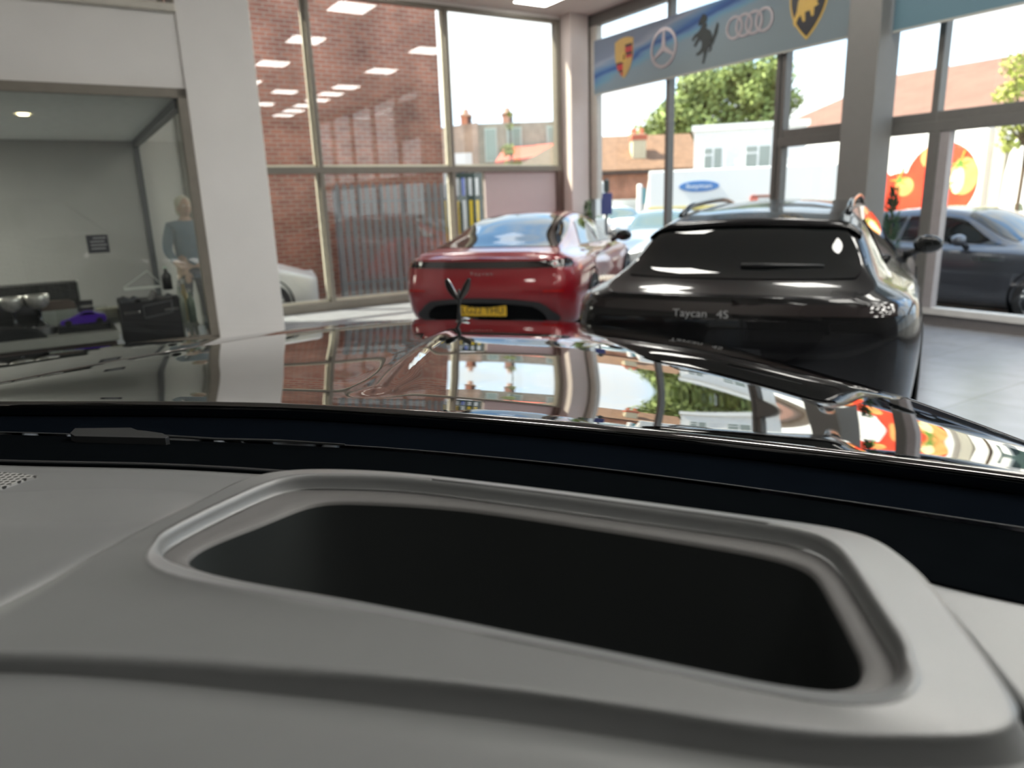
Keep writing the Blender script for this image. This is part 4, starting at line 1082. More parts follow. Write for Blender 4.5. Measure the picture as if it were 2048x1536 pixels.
bottle(-7.235, 3.56, .54, .035, .30, pm('green_bottle', (.35, .45, .38), .3, coat=.5), 'greenish bottle against the dark office window frame', white_paint)
bottle(-7.42, 3.72, .865, .04, .20, black_plastic, 'black bottle with a pale cap standing on the corner of the black bag', pm('mint_cap', (.55, .68, .58), .5))
# dark notice stuck to the glass
t = thing('window_sticker', (-7.90, -3.99, 1.22), ROOM, 0, 'small black notice with lines of white text stuck on the office glass', 'sticker')
MB().box(-.075, .075, -.004, .004, 0, .14).build('sticker_sheet', pm('sticker_black', (.03, .032, .035), .5), t, local=True)
for i in range(4):
    MB().box(-.05 if i else -.03, .06-.012*(i % 2), -.0055, -.004, .112-.027*i, .120-.027*i).build('text_line', pm('sticker_text', (.30, .31, .30), .5), t, local=True)

# ---- person standing behind the office, seen through its side glass
def skin(name, chains, mat, parent, sub=2):
    me = bpy.data.meshes.new(name); vs = []; es = []; rs = []
    for ch in chains:
        prev = None
        for item in ch:
            if isinstance(item, int): prev = item; continue
            vs.append(item[:3]); rs.append(item[3:]); i = len(vs)-1
            if prev is not None: es.append((prev, i))
            prev = i
    me.from_pydata(vs, es, []); me.update()
    o = bpy.data.objects.new(name, me); COL.objects.link(o); o.parent = parent
    sk = o.modifiers.new('skin', 'SKIN'); sk.use_smooth_shade = True
    for i, r in enumerate(rs):
        me.skin_vertices[0].data[i].radius = (r[0], r[1] if len(r) > 1 else r[0])
    me.skin_vertices[0].data[0].use_root = True
    s2 = o.modifiers.new('sub', 'SUBSURF'); s2.levels = sub; s2.render_levels = sub
    me.materials.append(mat)
    return o
per = thing('person', (-6.88, -1.35, 0), ROOM, rad(12), 'person with pale hair and blue-grey jacket standing behind the office side glass', 'person')
skinm = pm('skin', (.55, .36, .27), .6)
jacket = pm('blue_grey_jacket', (.14, .19, .24), .85); trousers = pm('dark_trousers', (.03, .035, .05), .9)
torso = [[(0, 0, .93, .155, .11), (0, 0, 1.08, .15, .105), (0, 0, 1.24, .175, .115), (0, .01, 1.36, .15, .095), (0, .01, 1.43, .055, .055), (0, -.015, 1.50, .050, .052)],
         [3, (-.17, .01, 1.35, .060), (-.225, .0, 1.20, .050), (-.245, -.02, 1.07, .042), (-.20, -.13, .93, .036), (-.16, -.20, .86, .030)],
         [3, (.17, .01, 1.35, .060), (.225, .0, 1.20, .050), (.245, .0, 1.06, .042), (.245, -.05, .92, .036), (.24, -.07, .84, .030)],
         [0, (-.09, 0, .86, .095), (-.105, -.005, .66, .080), (-.11, -.01, .48, .060), (-.115, .0, .28, .052), (-.115, .01, .09, .040), (-.12, -.06, .045, .04), (-.125, -.13, .03, .03)],
         [0, (.09, 0, .86, .095), (.105, -.005, .66, .080), (.11, -.01, .48, .060), (.115, .0, .28, .052), (.115, .01, .09, .040), (.12, -.06, .045, .04), (.125, -.13, .03, .03)]]
bodyo = skin('body', torso, skinm, per)
jk = [[(0, 0, .84, .175, .125), (0, 0, 1.05, .165, .118), (0, 0, 1.24, .19, .128), (0, .01, 1.37, .165, .105), (0, .01, 1.43, .066, .064)],
      [3, (-.17, .01, 1.355, .072), (-.23, .0, 1.20, .060), (-.25, -.02, 1.07, .052), (-.205, -.12, .95, .045)],
      [3, (.17, .01, 1.355, .072), (.23, .0, 1.20, .060), (.25, .0, 1.06, .052), (.25, -.04, .94, .045)]]
skin('jacket', jk, jacket, bodyo)
tr_ = [[(0, 0, .95, .160, .115), (0, 0, .90, .16, .118)], [1, (-.09, 0, .84, .105), (-.105, -.005, .66, .090), (-.11, -.01, .48, .070), (-.115, 0, .28, .063), (-.115, .01, .10, .055)],
       [1, (.09, 0, .84, .105), (.105, -.005, .66, .090), (.11, -.01, .48, .070), (.115, 0, .28, .063), (.115, .01, .10, .055)]]
skin('trousers', tr_, trousers, bodyo)
m = MB(); m.ell((0, -.02, 1.575), (.075, .095, .112), 24, 16); m.ell((0, -.118, 1.565), (.012, .020, .022), 10, 8)
for sg in (-1, 1): m.ell((sg*.076, -.01, 1.57), (.010, .018, .028), 10, 8)
hd = m.build('head', skinm, bodyo, local=True, smooth=True)
for sg in (-1, 1): MB().ell((sg*.030, -.106, 1.585), (.012, .008, .007), 10, 8).build('eye', white_paint, hd, local=True, smooth=True)
MB().ell((0, -.108, 1.527), (.024, .008, .006), 12, 6).build('mouth', pm('lips', (.42, .18, .16), .5), hd, local=True, smooth=True)
m = MB(); m.ell((0, .010, 1.605), (.088, .105, .100), 24, 16); m.ell((0, .055, 1.54), (.075, .055, .085), 18, 12)
m.build('hair', pm('pale_hair', (.62, .56, .44), .8, bump=.6, bscale=300), hd, local=True, smooth=True)
for sg, (hx, hy, hz) in ((-1, (-.145, -.225, .835)), (1, (.24, -.075, .80))):
    ch = [[(hx, hy, hz+.035, .020, .013), (hx, hy-.004, hz, .028, .012), (hx, hy-.008, hz-.035, .027, .011)]]
    for i, dx in enumerate((-.024, -.008, .008, .024)):
        ln = (.058, .068, .064, .050)[i]
        ch.append([2, (hx+dx, hy-.010, hz-.052, .009), (hx+dx*1.05, hy-.020, hz-.052-ln*.5, .0085), (hx+dx*1.05, hy-.038, hz-.052-ln, .007)])
    ch.append([1, (hx+sg*-.030, hy-.012, hz-.010, .010), (hx+sg*-.042, hy-.026, hz-.035, .009), (hx+sg*-.044, hy-.036, hz-.055, .0075)])
    skin('hand', ch, skinm, bodyo, 1)

# things up in the dark recess over the bulkhead
t = thing('storage_rack', (-7.75, -2.6, 3.03), ROOM, 0, 'dark rack with pale uprights in the opening above the bulkhead', 'rack')
for x in (-.5, -.1, .14, .42): MB().box(x-.02, x+.02, -.2, .2, 0, .95).build('upright', pm('rack_pale', (.40, .38, .36), .6), t, local=True)
for z in (.30, .62, .93): MB().box(-.55, .5, -.2, .2, z, z+.02).build('shelf', pm('rack_shelf', (.10, .09, .09), .6), t, local=True)
#@@PART5
# ------------------------------------------------------------------ outside
MB().box(-60, 90, -60, 90, GZ-.3, GZ).build('floor_outside', pm('asphalt', (.22, .21, .20), .9, var=.15, scale=3), org=(0, 0, GZ), kind='structure').name = 'floor_outside'
# brick building beyond the left glass wall
t = thing('brick_building', (-8, 2.8, GZ), ROOM, 0, 'tall red brick side wall filling the view through the left windows', 'building')
MB().box(-8, 6.62, 0, 6.0, 0, 5.55).build('brick_wall', brick('red_brick', (.37, .145, .095), (.27, .105, .075), (.36, .28, .22)), t, local=True)
MB().box(-8.1, 6.70, -.06, 6.1, 5.55, 5.65).build('coping', pm('coping', (.35, .32, .28), .8), t, local=True)
# palisade fence in front of it
fence_m = pm('galvanised_fence', (.20, .205, .215), .6)
def palisade(name, org, rz, n, pitch, h, mat, label, wdt=.095):
    t = thing(name, org, ROOM, rz, label, 'fence')
    m = MB()
    for i in range(n):
        x = i*pitch; m.prism([(x, .05), (x+wdt, .05), (x+wdt, h-.08), (x+wdt/2, h), (x, h-.08)], 0, .012)
    m.build('pales', mat, t, local=True)
    for z in (.35, h-.35): MB().box(0, n*pitch, .012, .05, z, z+.05).build('rail', mat, t, local=True)
    for k in range(int(n*pitch/2.4)+1): MB().box(k*2.4, k*2.4+.07, .05, .12, 0, h-.1).build('fence_post', mat, t, local=True)
    return t
palisade('palisade_fence', (-3.98, 1.9, GZ), 0, 17, .135, 2.12, fence_m, 'grey steel palisade fence standing in front of the brick wall')
gate_m = pm('dark_green_fence', (.02, .045, .04), .5)
# dark railing with coloured boards behind it, right of the palisade
t = thing('railing_gate', (-1.665, 1.9, GZ), ROOM, 0, 'dark green railing gate between brick wall and pinkish panel', 'gate')
for i in range(5): MB().box(i*.145, i*.150+.04, 0, .04, 0, 2.28).build('bar', gate_m, t, local=True)
for z in (.25, 1.76, 2.18): MB().box(0, .66, .005, .035, z, z+.09).build('rail', gate_m, t, local=True)
t = thing('advert_board', (-1.66, 2.25, GZ), ROOM, 0, 'yellow, white and blue board behind the dark railing gate', 'sign')
yel = pm('board_yellow', (.98, .66, .02), .5); whi = pm('board_white', (.85, .85, .85), .5); blu = pm('board_blue', (.04, .10, .55), .5)
MB().box(0, .80, 0, .05, 0, 1.82).build('yellow_panel', yel, t, local=True)
MB().box(0, .80, 0, .05, 1.82, 2.28).build('white_panel', whi, t, local=True)
MB().box(.32, .43, -.02, 0, 1.80, 2.29).build('blue_stripe', blu, t, local=True)
MB().box(.30, .44, -.02, 0, .3, 1.78).build('white_stripe', whi, t, local=True)
# white car nosing in between brick wall and glass
wc, _ = build_car('parked_car', (-9.62, 1.18, GZ), 90, 'saloon', white_paint, 'white car whose bonnet shows low behind the leftmost window', detail=False, frame=ROOM, glassmat=car_glass_light)
# dark saloon outside the right glass wall, nose to the right
sal, cS = build_car('saloon_car', (2.62, -2.78, GZ), 180.0, 'saloon', grey_paint, 'dark grey saloon car parked outside the right hand glass wall', detail=True, frame=ROOM)
text('wing_badge', 'V8 BITURBO', .058, chrome, sal, (.962, 3.30, .80), (PI/2, 0, PI/2), .001, 1.2)
# conifers in pots
leafm = pm('conifer_green', (.035, .09, .03), .8, var=.5, scale=30)
def conifer(a, b, z0, h, label, frame=ROOM):
    t = thing('potted_conifer', (a, -b, z0), frame, 0, label, 'plant', 'slim potted conifers by the glass')
    MB().lathe([(.001, 0), (.13, 0), (.17, .30), (.155, .30), (.15, .27), (.001, .27)], 20).build('pot', pm('dark_pot', (.05, .05, .055), .5), t, local=True)
    MB().tube([(0, 0, .25), (0, 0, h*.9)], .015, 6).build('stem', pm('bark', (.12, .08, .05), .9), t, local=True)
    m = MB(); rnd = random.Random(int(a*100))
    for i in range(900):
        zz = .32+(h-.32)*rnd.random()**1.1; f = 1-(zz-.32)/(h-.32); R_ = (.04+.16*f**.8)*(.5+.5*rnd.random()); an = rnd.random()*2*PI
        c0 = Vector((R_*math.cos(an), R_*math.sin(an), zz)); d = Vector((math.cos(an)*.5, math.sin(an)*.5, .9)).normalized()*(.05+.03*rnd.random()); s_ = Vector((-math.sin(an), math.cos(an), 0))*.012
        m.add([c0-s_, c0+s_, c0+d], [(0, 1, 2)])
    m.build('foliage', leafm, t, local=True)
    return t
conifer(.45, 5.50, GZ, 1.70, 'slim potted conifer standing right of the grey column, before the tomato lorry')
conifer(-.35, .55, 0, 1.44, 'slim potted conifer in the corner behind the red car')

def wthing(name, p, rz, label, cat, group=None): return thing(name, (p[0], p[1], GZ), WORLD, rz, label, cat, group)
# --- big lorry trailer with tomatoes, side towards us, parallel to the street
PR = aty(1973, 300, 22.0)
dirb = -(PI/2-rad(31.5))         # local +x points towards the right hand end
t = wthing('lorry_trailer', (PR[0], PR[1]), dirb, 'long white lorry trailer with a picture of big red tomatoes on its side', 'lorry')
TL, z0t, z1t = 8.4, .95, 3.36
MB().box(-TL, 0, 0, 2.5, z0t, z1t).build('trailer_box', white_paint, t, local=True, bevel=.03)
MB().box(-TL, 0, .1, 2.4, z0t-.25, z0t-.02).build('chassis', black_matt, t, local=True)
for x in (-1.6, -2.8, -7.8):
    for y in (.25, 2.2): MB().lathe([(.001, -.15), (.48, -.15), (.5, -.1), (.5, .1), (.48, .15), (.001, .15)], 24, 'y', (x, y, .5)).build('wheel', rubber, t, local=True)
tom = pm('tomato_red', (.85, .06, .02), .5, var=.25, scale=1.6); tomo = pm('tomato_orange', (.95, .38, .12), .5, var=.2, scale=2); grn = pm('tomato_green', (.18, .32, .05), .6)
def disc(cx, cz, rx, rz, y, mat, name, n=40, clip=None):
    pts = []
    for k in range(n):
        x = cx+rx*math.cos(2*PI*k/n); z = cz+rz*math.sin(2*PI*k/n)
        pts.append((max(-TL, min(-.02, x)), max(z0t+.02, min(z1t-.02, z))))
    return MB().prism(pts, y-.006, y).build(name, mat, t, local=True)
disc(-1.25, 1.85, 1.12, 1.20, -.002, tom, 'tomato_picture')
disc(-2.5, 1.35, .95, .85, -.009, tom, 'tomato_picture')
disc(-3.6, 1.65, .9, .80, -.016, tom, 'tomato_picture')
disc(-.55, 2.0, .42, .55, -.010, tomo, 'tomato_highlight')
disc(-1.5, 2.62, .42, .36, -.012, tomo, 'tomato_highlight')
disc(-2.35, 1.75, .30, .30, -.020, tomo, 'tomato_highlight')
disc(-.72, 1.9, .20, .42, -.020, pm('tomato_gleam', (.95, .80, .45), .5), 'tomato_highlight')
for cx, cz in ((-1.05, 1.75), (-.70, 2.35), (-3.4, 2.0), (-2.55, 1.95)):
    m = MB()
    for k in range(5):
        a = 2*PI*k/5+.5; q = [(cx+.34*math.cos(a), cz+.20*math.sin(a)), (cx+.08*math.cos(a+.6), cz+.07*math.sin(a+.6)), (cx, cz), (cx+.08*math.cos(a-.6), cz+.07*math.sin(a-.6))]
        m.prism([(x, min(z1t-.02, z)) for x, z in q], -.035, -.030)
    m.prism([(cx-.03, cz), (cx+.03, cz), (cx+.14, min(z1t-.03, cz+.40)), (cx+.09, min(z1t-.03, cz+.42))], -.035, -.030)
    m.build('tomato_stalk', grn, t, local=True)
tl = text('trailer_lettering', 'fresh', .55, pm('trailer_red', (.75, .10, .08), .5), t, (-7.2, -.006, 2.1), (PI/2, 0, 0), .003, 1.0) if False else None
# --- white lorry cab at the right edge
PC = aty(2012, 380, 19.0)
t = wthing('lorry_cab', (PC[0], PC[1]), dirb, 'white lorry cab at the right edge of the photo, behind the dark saloon', 'lorry')
MB().prism([(-.15, .55), (-.10, 2.0), (.0, 2.75), (.12, 2.85), (2.3, 2.85), (2.3, .55)], 0, 2.3).build('cab_body', white_paint, t, local=True, bevel=.05)
MB().prism([(.55, 1.65), (.60, 2.45), (1.6, 2.5), (1.6, 1.35), (.9, 1.40)], -.02, .0).build('cab_window', car_glass_light, t, local=True, bevel=.01)
MB().prism([(.25, 1.05), (.25, 1.22), (.42, 1.22), (.48, 1.05)], -.02, 0).build('step_vent', pm('vent_green', (.12, .14, .10), .6), t, local=True)
MB().box(.72, .95, -.25, -.05, 1.3, 2.15).build('mirror', white_paint, t, local=True, bevel=.03)
for x in (.75,):
    MB().lathe([(.001, -.15), (.46, -.15), (.48, -.1), (.48, .1), (.46, .15), (.001, .15)], 24, 'y', (x, .2, .48)).build('wheel', rubber, t, local=True)
MB().box(-.1, 2.3, .2, 2.2, .35, .56).build('chassis', black_matt, t, local=True)
# grey petrol-station style frame behind the cab
PF = aty(1990, 300, 21.0)
t = wthing('steel_canopy', (PF[0]+.6, PF[1]+.4), dirb, 'pale grey steel canopy with a post behind the white lorry cab', 'canopy')
pale_steel = pm('pale_steel', (.42, .40, .34), .6)
MB().box(-.35, -.02, 0, .3, 0, 3.6).build('post', pale_steel, t, local=True)
MB().box(-.02, .75, -.05, .35, 2.95, 3.4).build('bracket', pm('lilac_grey', (.45, .45, .52), .6), t, local=True)
MB().box(.3, 4, -.3, 1.5, 3.15, 3.9).build('roof', pale_steel, t, local=True, bevel=.02)
# --- white box lorry with a blue oval, further left
PW = aty(1340, 400, 19.0)
t = wthing('box_lorry', (PW[0], PW[1]), rad(-12), 'white box lorry with a blue oval on its side, left of the tomato trailer', 'lorry')
MB().box(-.55, 4.6, 0, 2.2, 1.42, 2.35).build('lorry_box', white_paint, t, local=True, bevel=.03)
MB().box(-.55, 4.6, -.01, .05, 1.36, 1.44).build('lower_edge', pm('yellow_edge', (.75, .62, .20), .5), t, local=True)
MB().prism([(-.62, .4), (-.66, 1.3), (-.55, 2.15), (0, 2.2), (0, .4)], .05, 2.1).build('cab', white_paint, t, local=True, bevel=.04)
MB().box(-.2, 4.5, .2, 2.0, .45, 1.36).build('chassis', pm('chassis_grey', (.30, .31, .31), .8), t, local=True)
for x in (-.1, 3.8): MB().lathe([(.001, -.12), (.42, -.12), (.42, .12), (.001, .12)], 24, 'y', (x, .2, .42)).build('wheel', rubber, t, local=True)
ov = pm('oval_blue', (.08, .22, .50), .5)
m = MB(); m.prism([(.72+.50*math.cos(2*PI*k/40), 1.93+.135*math.sin(2*PI*k/40)) for k in range(40)], -.02, 0); od = m.build('oval_sign', ov, t, local=True, label='blue oval sign with white lettering')
text('oval_lettering', 'CARWORLD' if False else 'Ikeyman', .17, white_paint, od, (.72, -.024, 1.93), (PI/2, 0, 0), .001, 1.15)
MB().box(2.02, 2.5, -.02, .0, 1.60, 1.66).build('side_marking', pm('mark_brown', (.30, .14, .10), .6), t, local=True)
MB().lathe([(.001, -.02), (.10, -.02), (.10, 0), (.001, 0)], 20, 'y', (2.08, 0, 1.57)).build('side_marking', pm('mark_red', (.7, .2, .15), .6), t, local=True)
# blue parking sign on a post, near the glass
PS = aty(1213, 400, 13.3)
t = wthing('street_sign', (PS[0], PS[1]), 0, 'dark blue sign on a post outside the corner of the right glass wall', 'sign')
MB().tube([(0, .03, 0), (0, .03, 2.05)], .03, 8).build('post', fence_m, t, local=True)
MB().box(-.10, .10, -.02, .02, 1.42, 1.80).build('sign_board', pm('sign_blue', (.03, .05, .22), .5), t, local=True, bevel=.005)
MB().box(-.05, .05, -.03, .03, 1.82, 2.02).build('lamp_head', pm('lamp_dark', (.02, .04, .04), .5), t, local=True, bevel=.01)
# upright white panels beside it
for (px, Y, w_, h_, lab) in ((1197, 17.5, .30, 2.35, 'white upright post panel left of the dark blue street sign'), ):
    p = aty(px, 400, Y); t = wthing('white_bollard_sign', (p[0], p[1]), 0, lab, 'sign')
    MB().box(-w_/2, w_/2, -.05, .05, 0, 1.25).build('panel_base', white_paint, t, local=True, bevel=.03)
    MB().box(-w_/2, w_/2, -.05, .05, 1.30, h_-.25).build('panel_head', white_paint, t, local=True, bevel=.06)
p = aty(1282, 400, 22.6); t = wthing('petrol_pump', (p[0], p[1]), rad(10), 'white and teal upright pump with a leaning grey pole, left of the box lorry', 'pump')
MB().box(-.12, .02, -.1, .1, 1.25, 2.1).build('pump_head', white_paint, t, local=True, bevel=.05)
MB().box(.02, .12, -.1, .1, 1.50, 1.98).build('teal_panel', pm('teal', (.12, .35, .38), .5), t, local=True)
MB().tube([(.06, 0, 1.6), (0, 0, 0)], [.06, .07], 8).build('pole', pm('pole_grey', (.40, .42, .38), .6), t, local=True)
# small parked cars in the street
c1, _ = build_car('hatchback_car', (2.9, 27.7, GZ), 160, 'saloon', white_paint, 'white car in the street seen past the roof of the red car', detail=False, glassmat=car_glass_light)
c2, _ = build_car('street_car', (4.35, 18.4, GZ), 200, 'saloon', silver_paint, 'silver car in the street just left of the black estate', detail=False, glassmat=car_glass_light)
# low pale garden wall
p = aty(1230, 420, 26); t = wthing('garden_wall', (p[0], p[1]), 0, 'low pale rendered wall across the street', 'wall'); MB().box(-1.6, 3.6, 0, .25, 0, 1.65).build('wall_face', pm('pale_render', (.50, .51, .49), .8), t, local=True)
# brown roofed brick house with chimney
p = aty(1190, 400, 38); t = wthing('brick_house', (p[0], p[1]), 0, 'brick house with a brown tiled roof and pale chimney, seen through the right corner window', 'house')
hb = brick('house_brick', (.45, .17, .09), (.38, .14, .08), (.4, .3, .22)); roof_m = pm('brown_tiles', (.20, .115, .07), .9, var=.2, scale=4)
MB().box(-3, 5.2, 0, 6, 0, 3.05).build('house_wall', hb, t, local=True)
MB().prism([(-.3, 3.0), (6.3, 3.0), (6.3, 3.1), (3, 5.0), (3.0, 5.0), (-.3, 3.1)], -3.3, 5.6, 'yz').build('house_roof', roof_m, t, local=True)
m = MB(); m.box(2.05, 2.75, .7, 1.5, 2.6, 4.9); ch = m.build('chimney', pm('chimney_render', (.62, .55, .38), .8), t, local=True)
MB().box(2.0, 2.8, .65, 1.55, 4.6, 4.85).build('chimney_cap', pm('chimney_red', (.50, .14, .08), .8), ch, local=True)
for x in (2.2, 2.6): MB().lathe([(.12, 4.8), (.10, 5.2)], 12, 'z', (x, 1.1, 0)).build('chimney_pot', MATS['chimney_red'], ch, local=True)
MB().box(-3.2, 5.4, -.25, -.1, 2.9, 3.05).build('gutter', pm('gutter', (.04, .04, .04), .5), t, local=True)
MB().box(-1.1, .2, -.05, 0, 1.0, 1.9).build('house_window', car_glass_light, t, local=True)
# white two-storey building with windows
p = aty(1388, 300, 23.6); t = wthing('white_building', (p[0], p[1]), rad(-16), 'white flat roofed building with two windows in front of the tree', 'building')
MB().box(0, 3.3, 0, 2.4, 0, 3.72).build('building_wall', pm('white_render', (.82, .82, .80), .8), t, local=True)
MB().box(-.08, 3.38, -.1, 2.5, 3.66, 3.82).build('roof_edge', white_paint, t, local=True)
for x0, x1 in ((.28, .96), (1.53, 2.40)):
    f_ = MB().box(x0, x1, -.04, 0, 2.28, 3.2).build('building_window', white_paint, t, local=True)
    n_ = 2
    for k in range(n_):
        xa = x0+.05+(x1-x0-.1)*k/n_; xb_ = x0+.05+(x1-x0-.1)*(k+1)/n_-.06
        MB().box(xa, xb_, -.05, -.04, 2.34, 2.9 if k == 0 else 3.12).build('window_pane', pm('pane_grey', (.28, .32, .30), .3), f_, local=True)
        if k == 0: MB().box(xa, xb_, -.05, -.04, 2.96, 3.12).build('window_pane', MATS['pane_grey'], f_, local=True)
# big red-roofed building
red_roof = pm('red_roof_tiles', (.19, .10, .075), .9, var=.12, scale=1.5)
p = aty(1520, 268, 34); ez = p[2]-GZ
t = wthing('red_roofed_building', (p[0], p[1]), dirb, 'wide building with a big sloping red tiled roof behind the lorries', 'building')
MB().box(.4, 23, .4, 8.6, 0, ez-.1).build('building_wall', pm('cream_render', (.55, .45, .36), .8), t, local=True)
m = MB(); m.add([(0, 0, ez), (23.5, 0, ez), (23.5, 9, ez), (0, 9, ez), (3.4, 4.5, ez+2.2), (23.5, 4.5, ez+2.2)], [(0, 1, 5, 4), (0, 4, 3), (3, 4, 5, 2), (1, 2, 5), (0, 3, 2, 1)])
m.build('building_roof', red_roof, t, local=True)
MB().box(-.1, 23.6, -.1, 9.1, ez-.16, ez+.01).build('eaves', pm('eaves_dark', (.10, .07, .06), .7), t, local=True)
# flat roofed brick terrace seen through the left glass, with two chimneys
p = aty(905, 300, 30); t = wthing('brick_terrace', (p[0]-.3, p[1]), 0, 'flat fronted brick building with two chimneys beyond the third left window', 'building')
tb = brick('terrace_brick', (.42, .26, .17), (.36, .22, .15), (.4, .33, .26))
pts = [(-1.5, 0), (1.2, 0), (1.2, 4.0)]
MB().box(-2.0, 1.35, 0, 6, 0, 4.45).build('end_wall', tb, t, local=True)
MB().prism([(-2.0, 4.45), (1.35, 4.45), (1.35, 4.82)], 0, 6).build('parapet', tb, t, local=True)
MB().box(1.35, 5.2, .2, 6, 0, 4.78).build('front_wall', pm('weathered_render', (.30, .26, .19), .9, var=.2, scale=3), t, local=True)
for x0, x1 in ((1.6, 2.1), (2.5, 3.1), (4.1, 4.9)):
    f_ = MB().box(x0, x1, .14, .2, 3.3, 4.6).build('terrace_window', pm('win_pale', (.45, .50, .44), .4), t, local=True)
    MB().box(x0+.05, x1-.05, .12, .14, 3.35, 4.55).build('window_pane', pm('pane_green', (.25, .32, .27), .3), f_, local=True)
for x in (.62, 2.35):
    c_ = MB().box(x, x+.42, 1.2, 1.9, 4.6, 5.25).build('chimney', pm('chimney_brick', (.50, .22, .13), .9), t, local=True)
    MB().box(x+.28, x+.425, 1.19, 1.9, 4.85, 5.2).build('chimney_shadow_brick', pm('shade_brick', (.08, .05, .045), .9), c_, local=True, label='brick corner with its shade painted darker')  # shaded side of the chimney, painted as a darker slab
    MB().box(x-.03, x+.45, 1.15, 1.95, 5.2, 5.27).build('chimney_cap', tb, c_, local=True)
    MB().lathe([(.15, 5.27), (.11, 5.5)], 12, 'z', (x+.2, 1.5, 0)).build('chimney_pot', pm('pot_clay', (.50, .32, .24), .8), c_, local=True)
m = MB(); m.add([(2.0, -.9, 3.25), (5.8, -.9, 3.6), (5.8, .1, 4.0), (2.4, .1, 3.85), (2.0, -.9, 3.15), (5.8, -.9, 3.5), (5.8, .1, 3.9), (2.4, .1, 3.75)], [(0, 1, 2, 3), (7, 6, 5, 4), (0, 4, 5, 1), (1, 5, 6, 2), (2, 6, 7, 3), (3, 7, 4, 0)])
m.build('red_awning', pm('awning_red', (.50, .12, .08), .7), t, local=True)
# white hoarding
p = aty(922, 320, 24); t = wthing('hoarding', (p[0], p[1]), 0, 'white hoarding board on posts in front of the flat brick building', 'sign')
MB().box(-.36, .36, -.03, .03, 2.45, 3.28).build('board', white_paint, t, local=True)
for x in (-.28, .28): MB().box(x-.04, x+.04, .03, .1, 0, 2.9).build('post', pale_steel, t, local=True)
m = MB(); m.tube([(-.1, -.035, 2.6), (-.06, -.035, 2.78), (-.02, -.035, 2.66), (.03, -.035, 2.80), (.08, -.035, 2.70), (.16, -.035, 2.86)], .012, 5); m.build('scribble_lettering', black_plastic, t, local=True)
# low sandy roof at the right of that pane
p = aty(1092, 330, 22); t = wthing('sandy_roofed_shed', (p[0], p[1]), 0, 'low shed with a sandy sloping roof beside the corner post', 'shed')
MB().box(-.7, .55, 0, 2, 0, 2.75).build('shed_wall', pm('shed_wall', (.45, .28, .20), .9), t, local=True)
MB().prism([(-.9, 2.70), (.65, 2.70), (.65, 3.45), (.5, 3.42)], -.2, 2.2).build('shed_roof', pm('sandy_roof', (.62, .47, .32), .9), t, local=True)
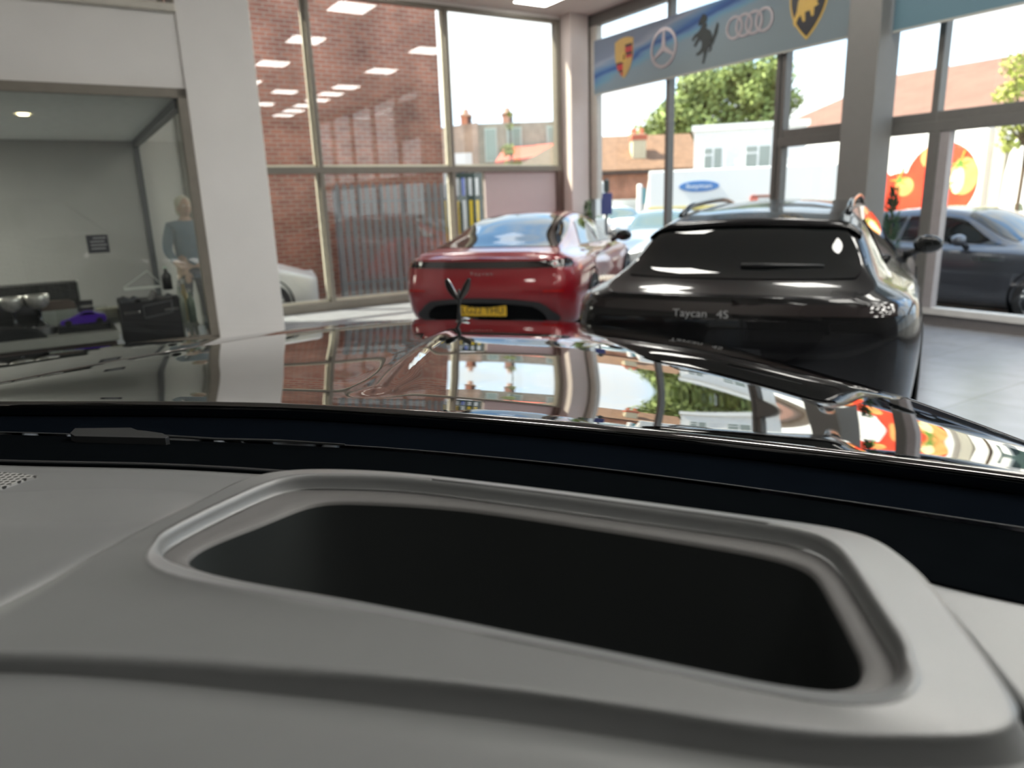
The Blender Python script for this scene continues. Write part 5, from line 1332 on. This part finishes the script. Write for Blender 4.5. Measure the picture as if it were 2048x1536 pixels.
# ---- trees
def tree(name, p, z0, trunk_h, blobs, nleaf, lsize, mat, label, cat='tree', seed=1, group=None, tr=1.0):
    t = thing(name, (p[0], p[1], z0), WORLD, 0, label, cat, group)
    rnd = random.Random(seed)
    m = MB(); m.tube([(0, 0, 0), (.05, 0, trunk_h*.5), (0, .05, trunk_h)], [(.035*trunk_h+.02)*tr, (.03*trunk_h+.015)*tr, (.02*trunk_h+.01)*tr], 8)
    for (x, y, z, r, k) in blobs[:10]: m.tube([(0, 0, trunk_h*.6), (x*.6, y*.6, (z+trunk_h*.6)/2), (x, y, z)], [(.02*trunk_h+.01)*tr, (.012*trunk_h+.005)*tr, (.004*trunk_h+.002)*tr], 6)
    m.build('trunk', pm('bark', (.12, .08, .05), .9), t, local=True)
    m = MB(); tot = sum(b[4] for b in blobs)
    for (x, y, z, r, k) in blobs:
        for i in range(int(nleaf*k/tot)):
            v = Vector((rnd.gauss(0, 1), rnd.gauss(0, 1), rnd.gauss(0, 1))).normalized()*r*(rnd.random()**.45)
            c0 = Vector((x, y, z))+Vector((v.x, v.y, v.z*.85)); s_ = lsize*(.6+.8*rnd.random())
            n = (v.normalized()+Vector((rnd.gauss(0, .6), rnd.gauss(0, .6), rnd.gauss(0, .6)))).normalized(); a = n.orthogonal().normalized()*s_; b = n.cross(a).normalized()*s_*.6
            m.add([c0-a, c0-b, c0+a, c0+b], [(0, 1, 2, 3)])
    m.build('foliage', mat, t, local=True)
    return t
leaf1 = pm('leaf_green', (.23, .29, .085), .7, var=.5, scale=.9); leaf2 = pm('leaf_yellow_green', (.42, .46, .10), .7, var=.4, scale=3)
p = aty(1450, 400, 47.6)
rb_ = random.Random(3); blobs = []
for i in range(75):
    x = rb_.uniform(-6.4, 3.9); top = 9.4-.125*(x-.4)**2; z = rb_.uniform(2.4, top); r = rb_.uniform(1.0, 1.6)
    blobs.append((x, rb_.uniform(-1.2, 1.2), z, r, r*r))
tree('broadleaf_tree', (p[0], p[1]), GZ, 6.0, blobs, 46000, .15, leaf1, 'big green leafy tree behind the white building', seed=3)
p = aty(1262, 400, 54)
blobs = [(rb_.uniform(-1.5, 3.4), rb_.uniform(-1, 1), rb_.uniform(2, 5.2)*1.0, rb_.uniform(.6, 1.0), 1) for i in range(20)]
blobs = [(x, y, min(z, 3.6+.75*(x+1.5)*.6), r, k) for x, y, z, r, k in blobs]
tree('distant_tree', (p[0], p[1]), GZ, 3.5, blobs, 9000, .13, leaf1, 'smaller dark green tree rising behind the brown roofed house', seed=5)
p = aty(1022, 320, 15.5)
blobs = [(.0, 0, 1.9, .30, 3), (.05, 0, 2.35, .26, 3), (-.06, 0, 2.75, .16, 2), (.15, 0, 2.1, .28, 3), (-.02, 0, 3.2, .10, .5), (.0, .0, 3.45, .06, .4), (.28, 0, 1.95, .25, 2)]
tree('sapling', (p[0], p[1]), GZ, 3.5, blobs, 1100, .038, leaf2, 'slender yellow-green sapling outside the third left window', seed=8, tr=.13)
p = aty(2052, 200, 16)
blobs = [(-.2+.3*math.sin(i*2.1), .2*math.cos(i), 2.6+.19*i, .30, 1) for i in range(10)]
tree('young_street_tree', (p[0]+.1, p[1]), GZ, 4.2, blobs, 1800, .05, leaf2, 'yellow-green young tree at the right edge of the photo in front of the red roof', seed=9, tr=.30)
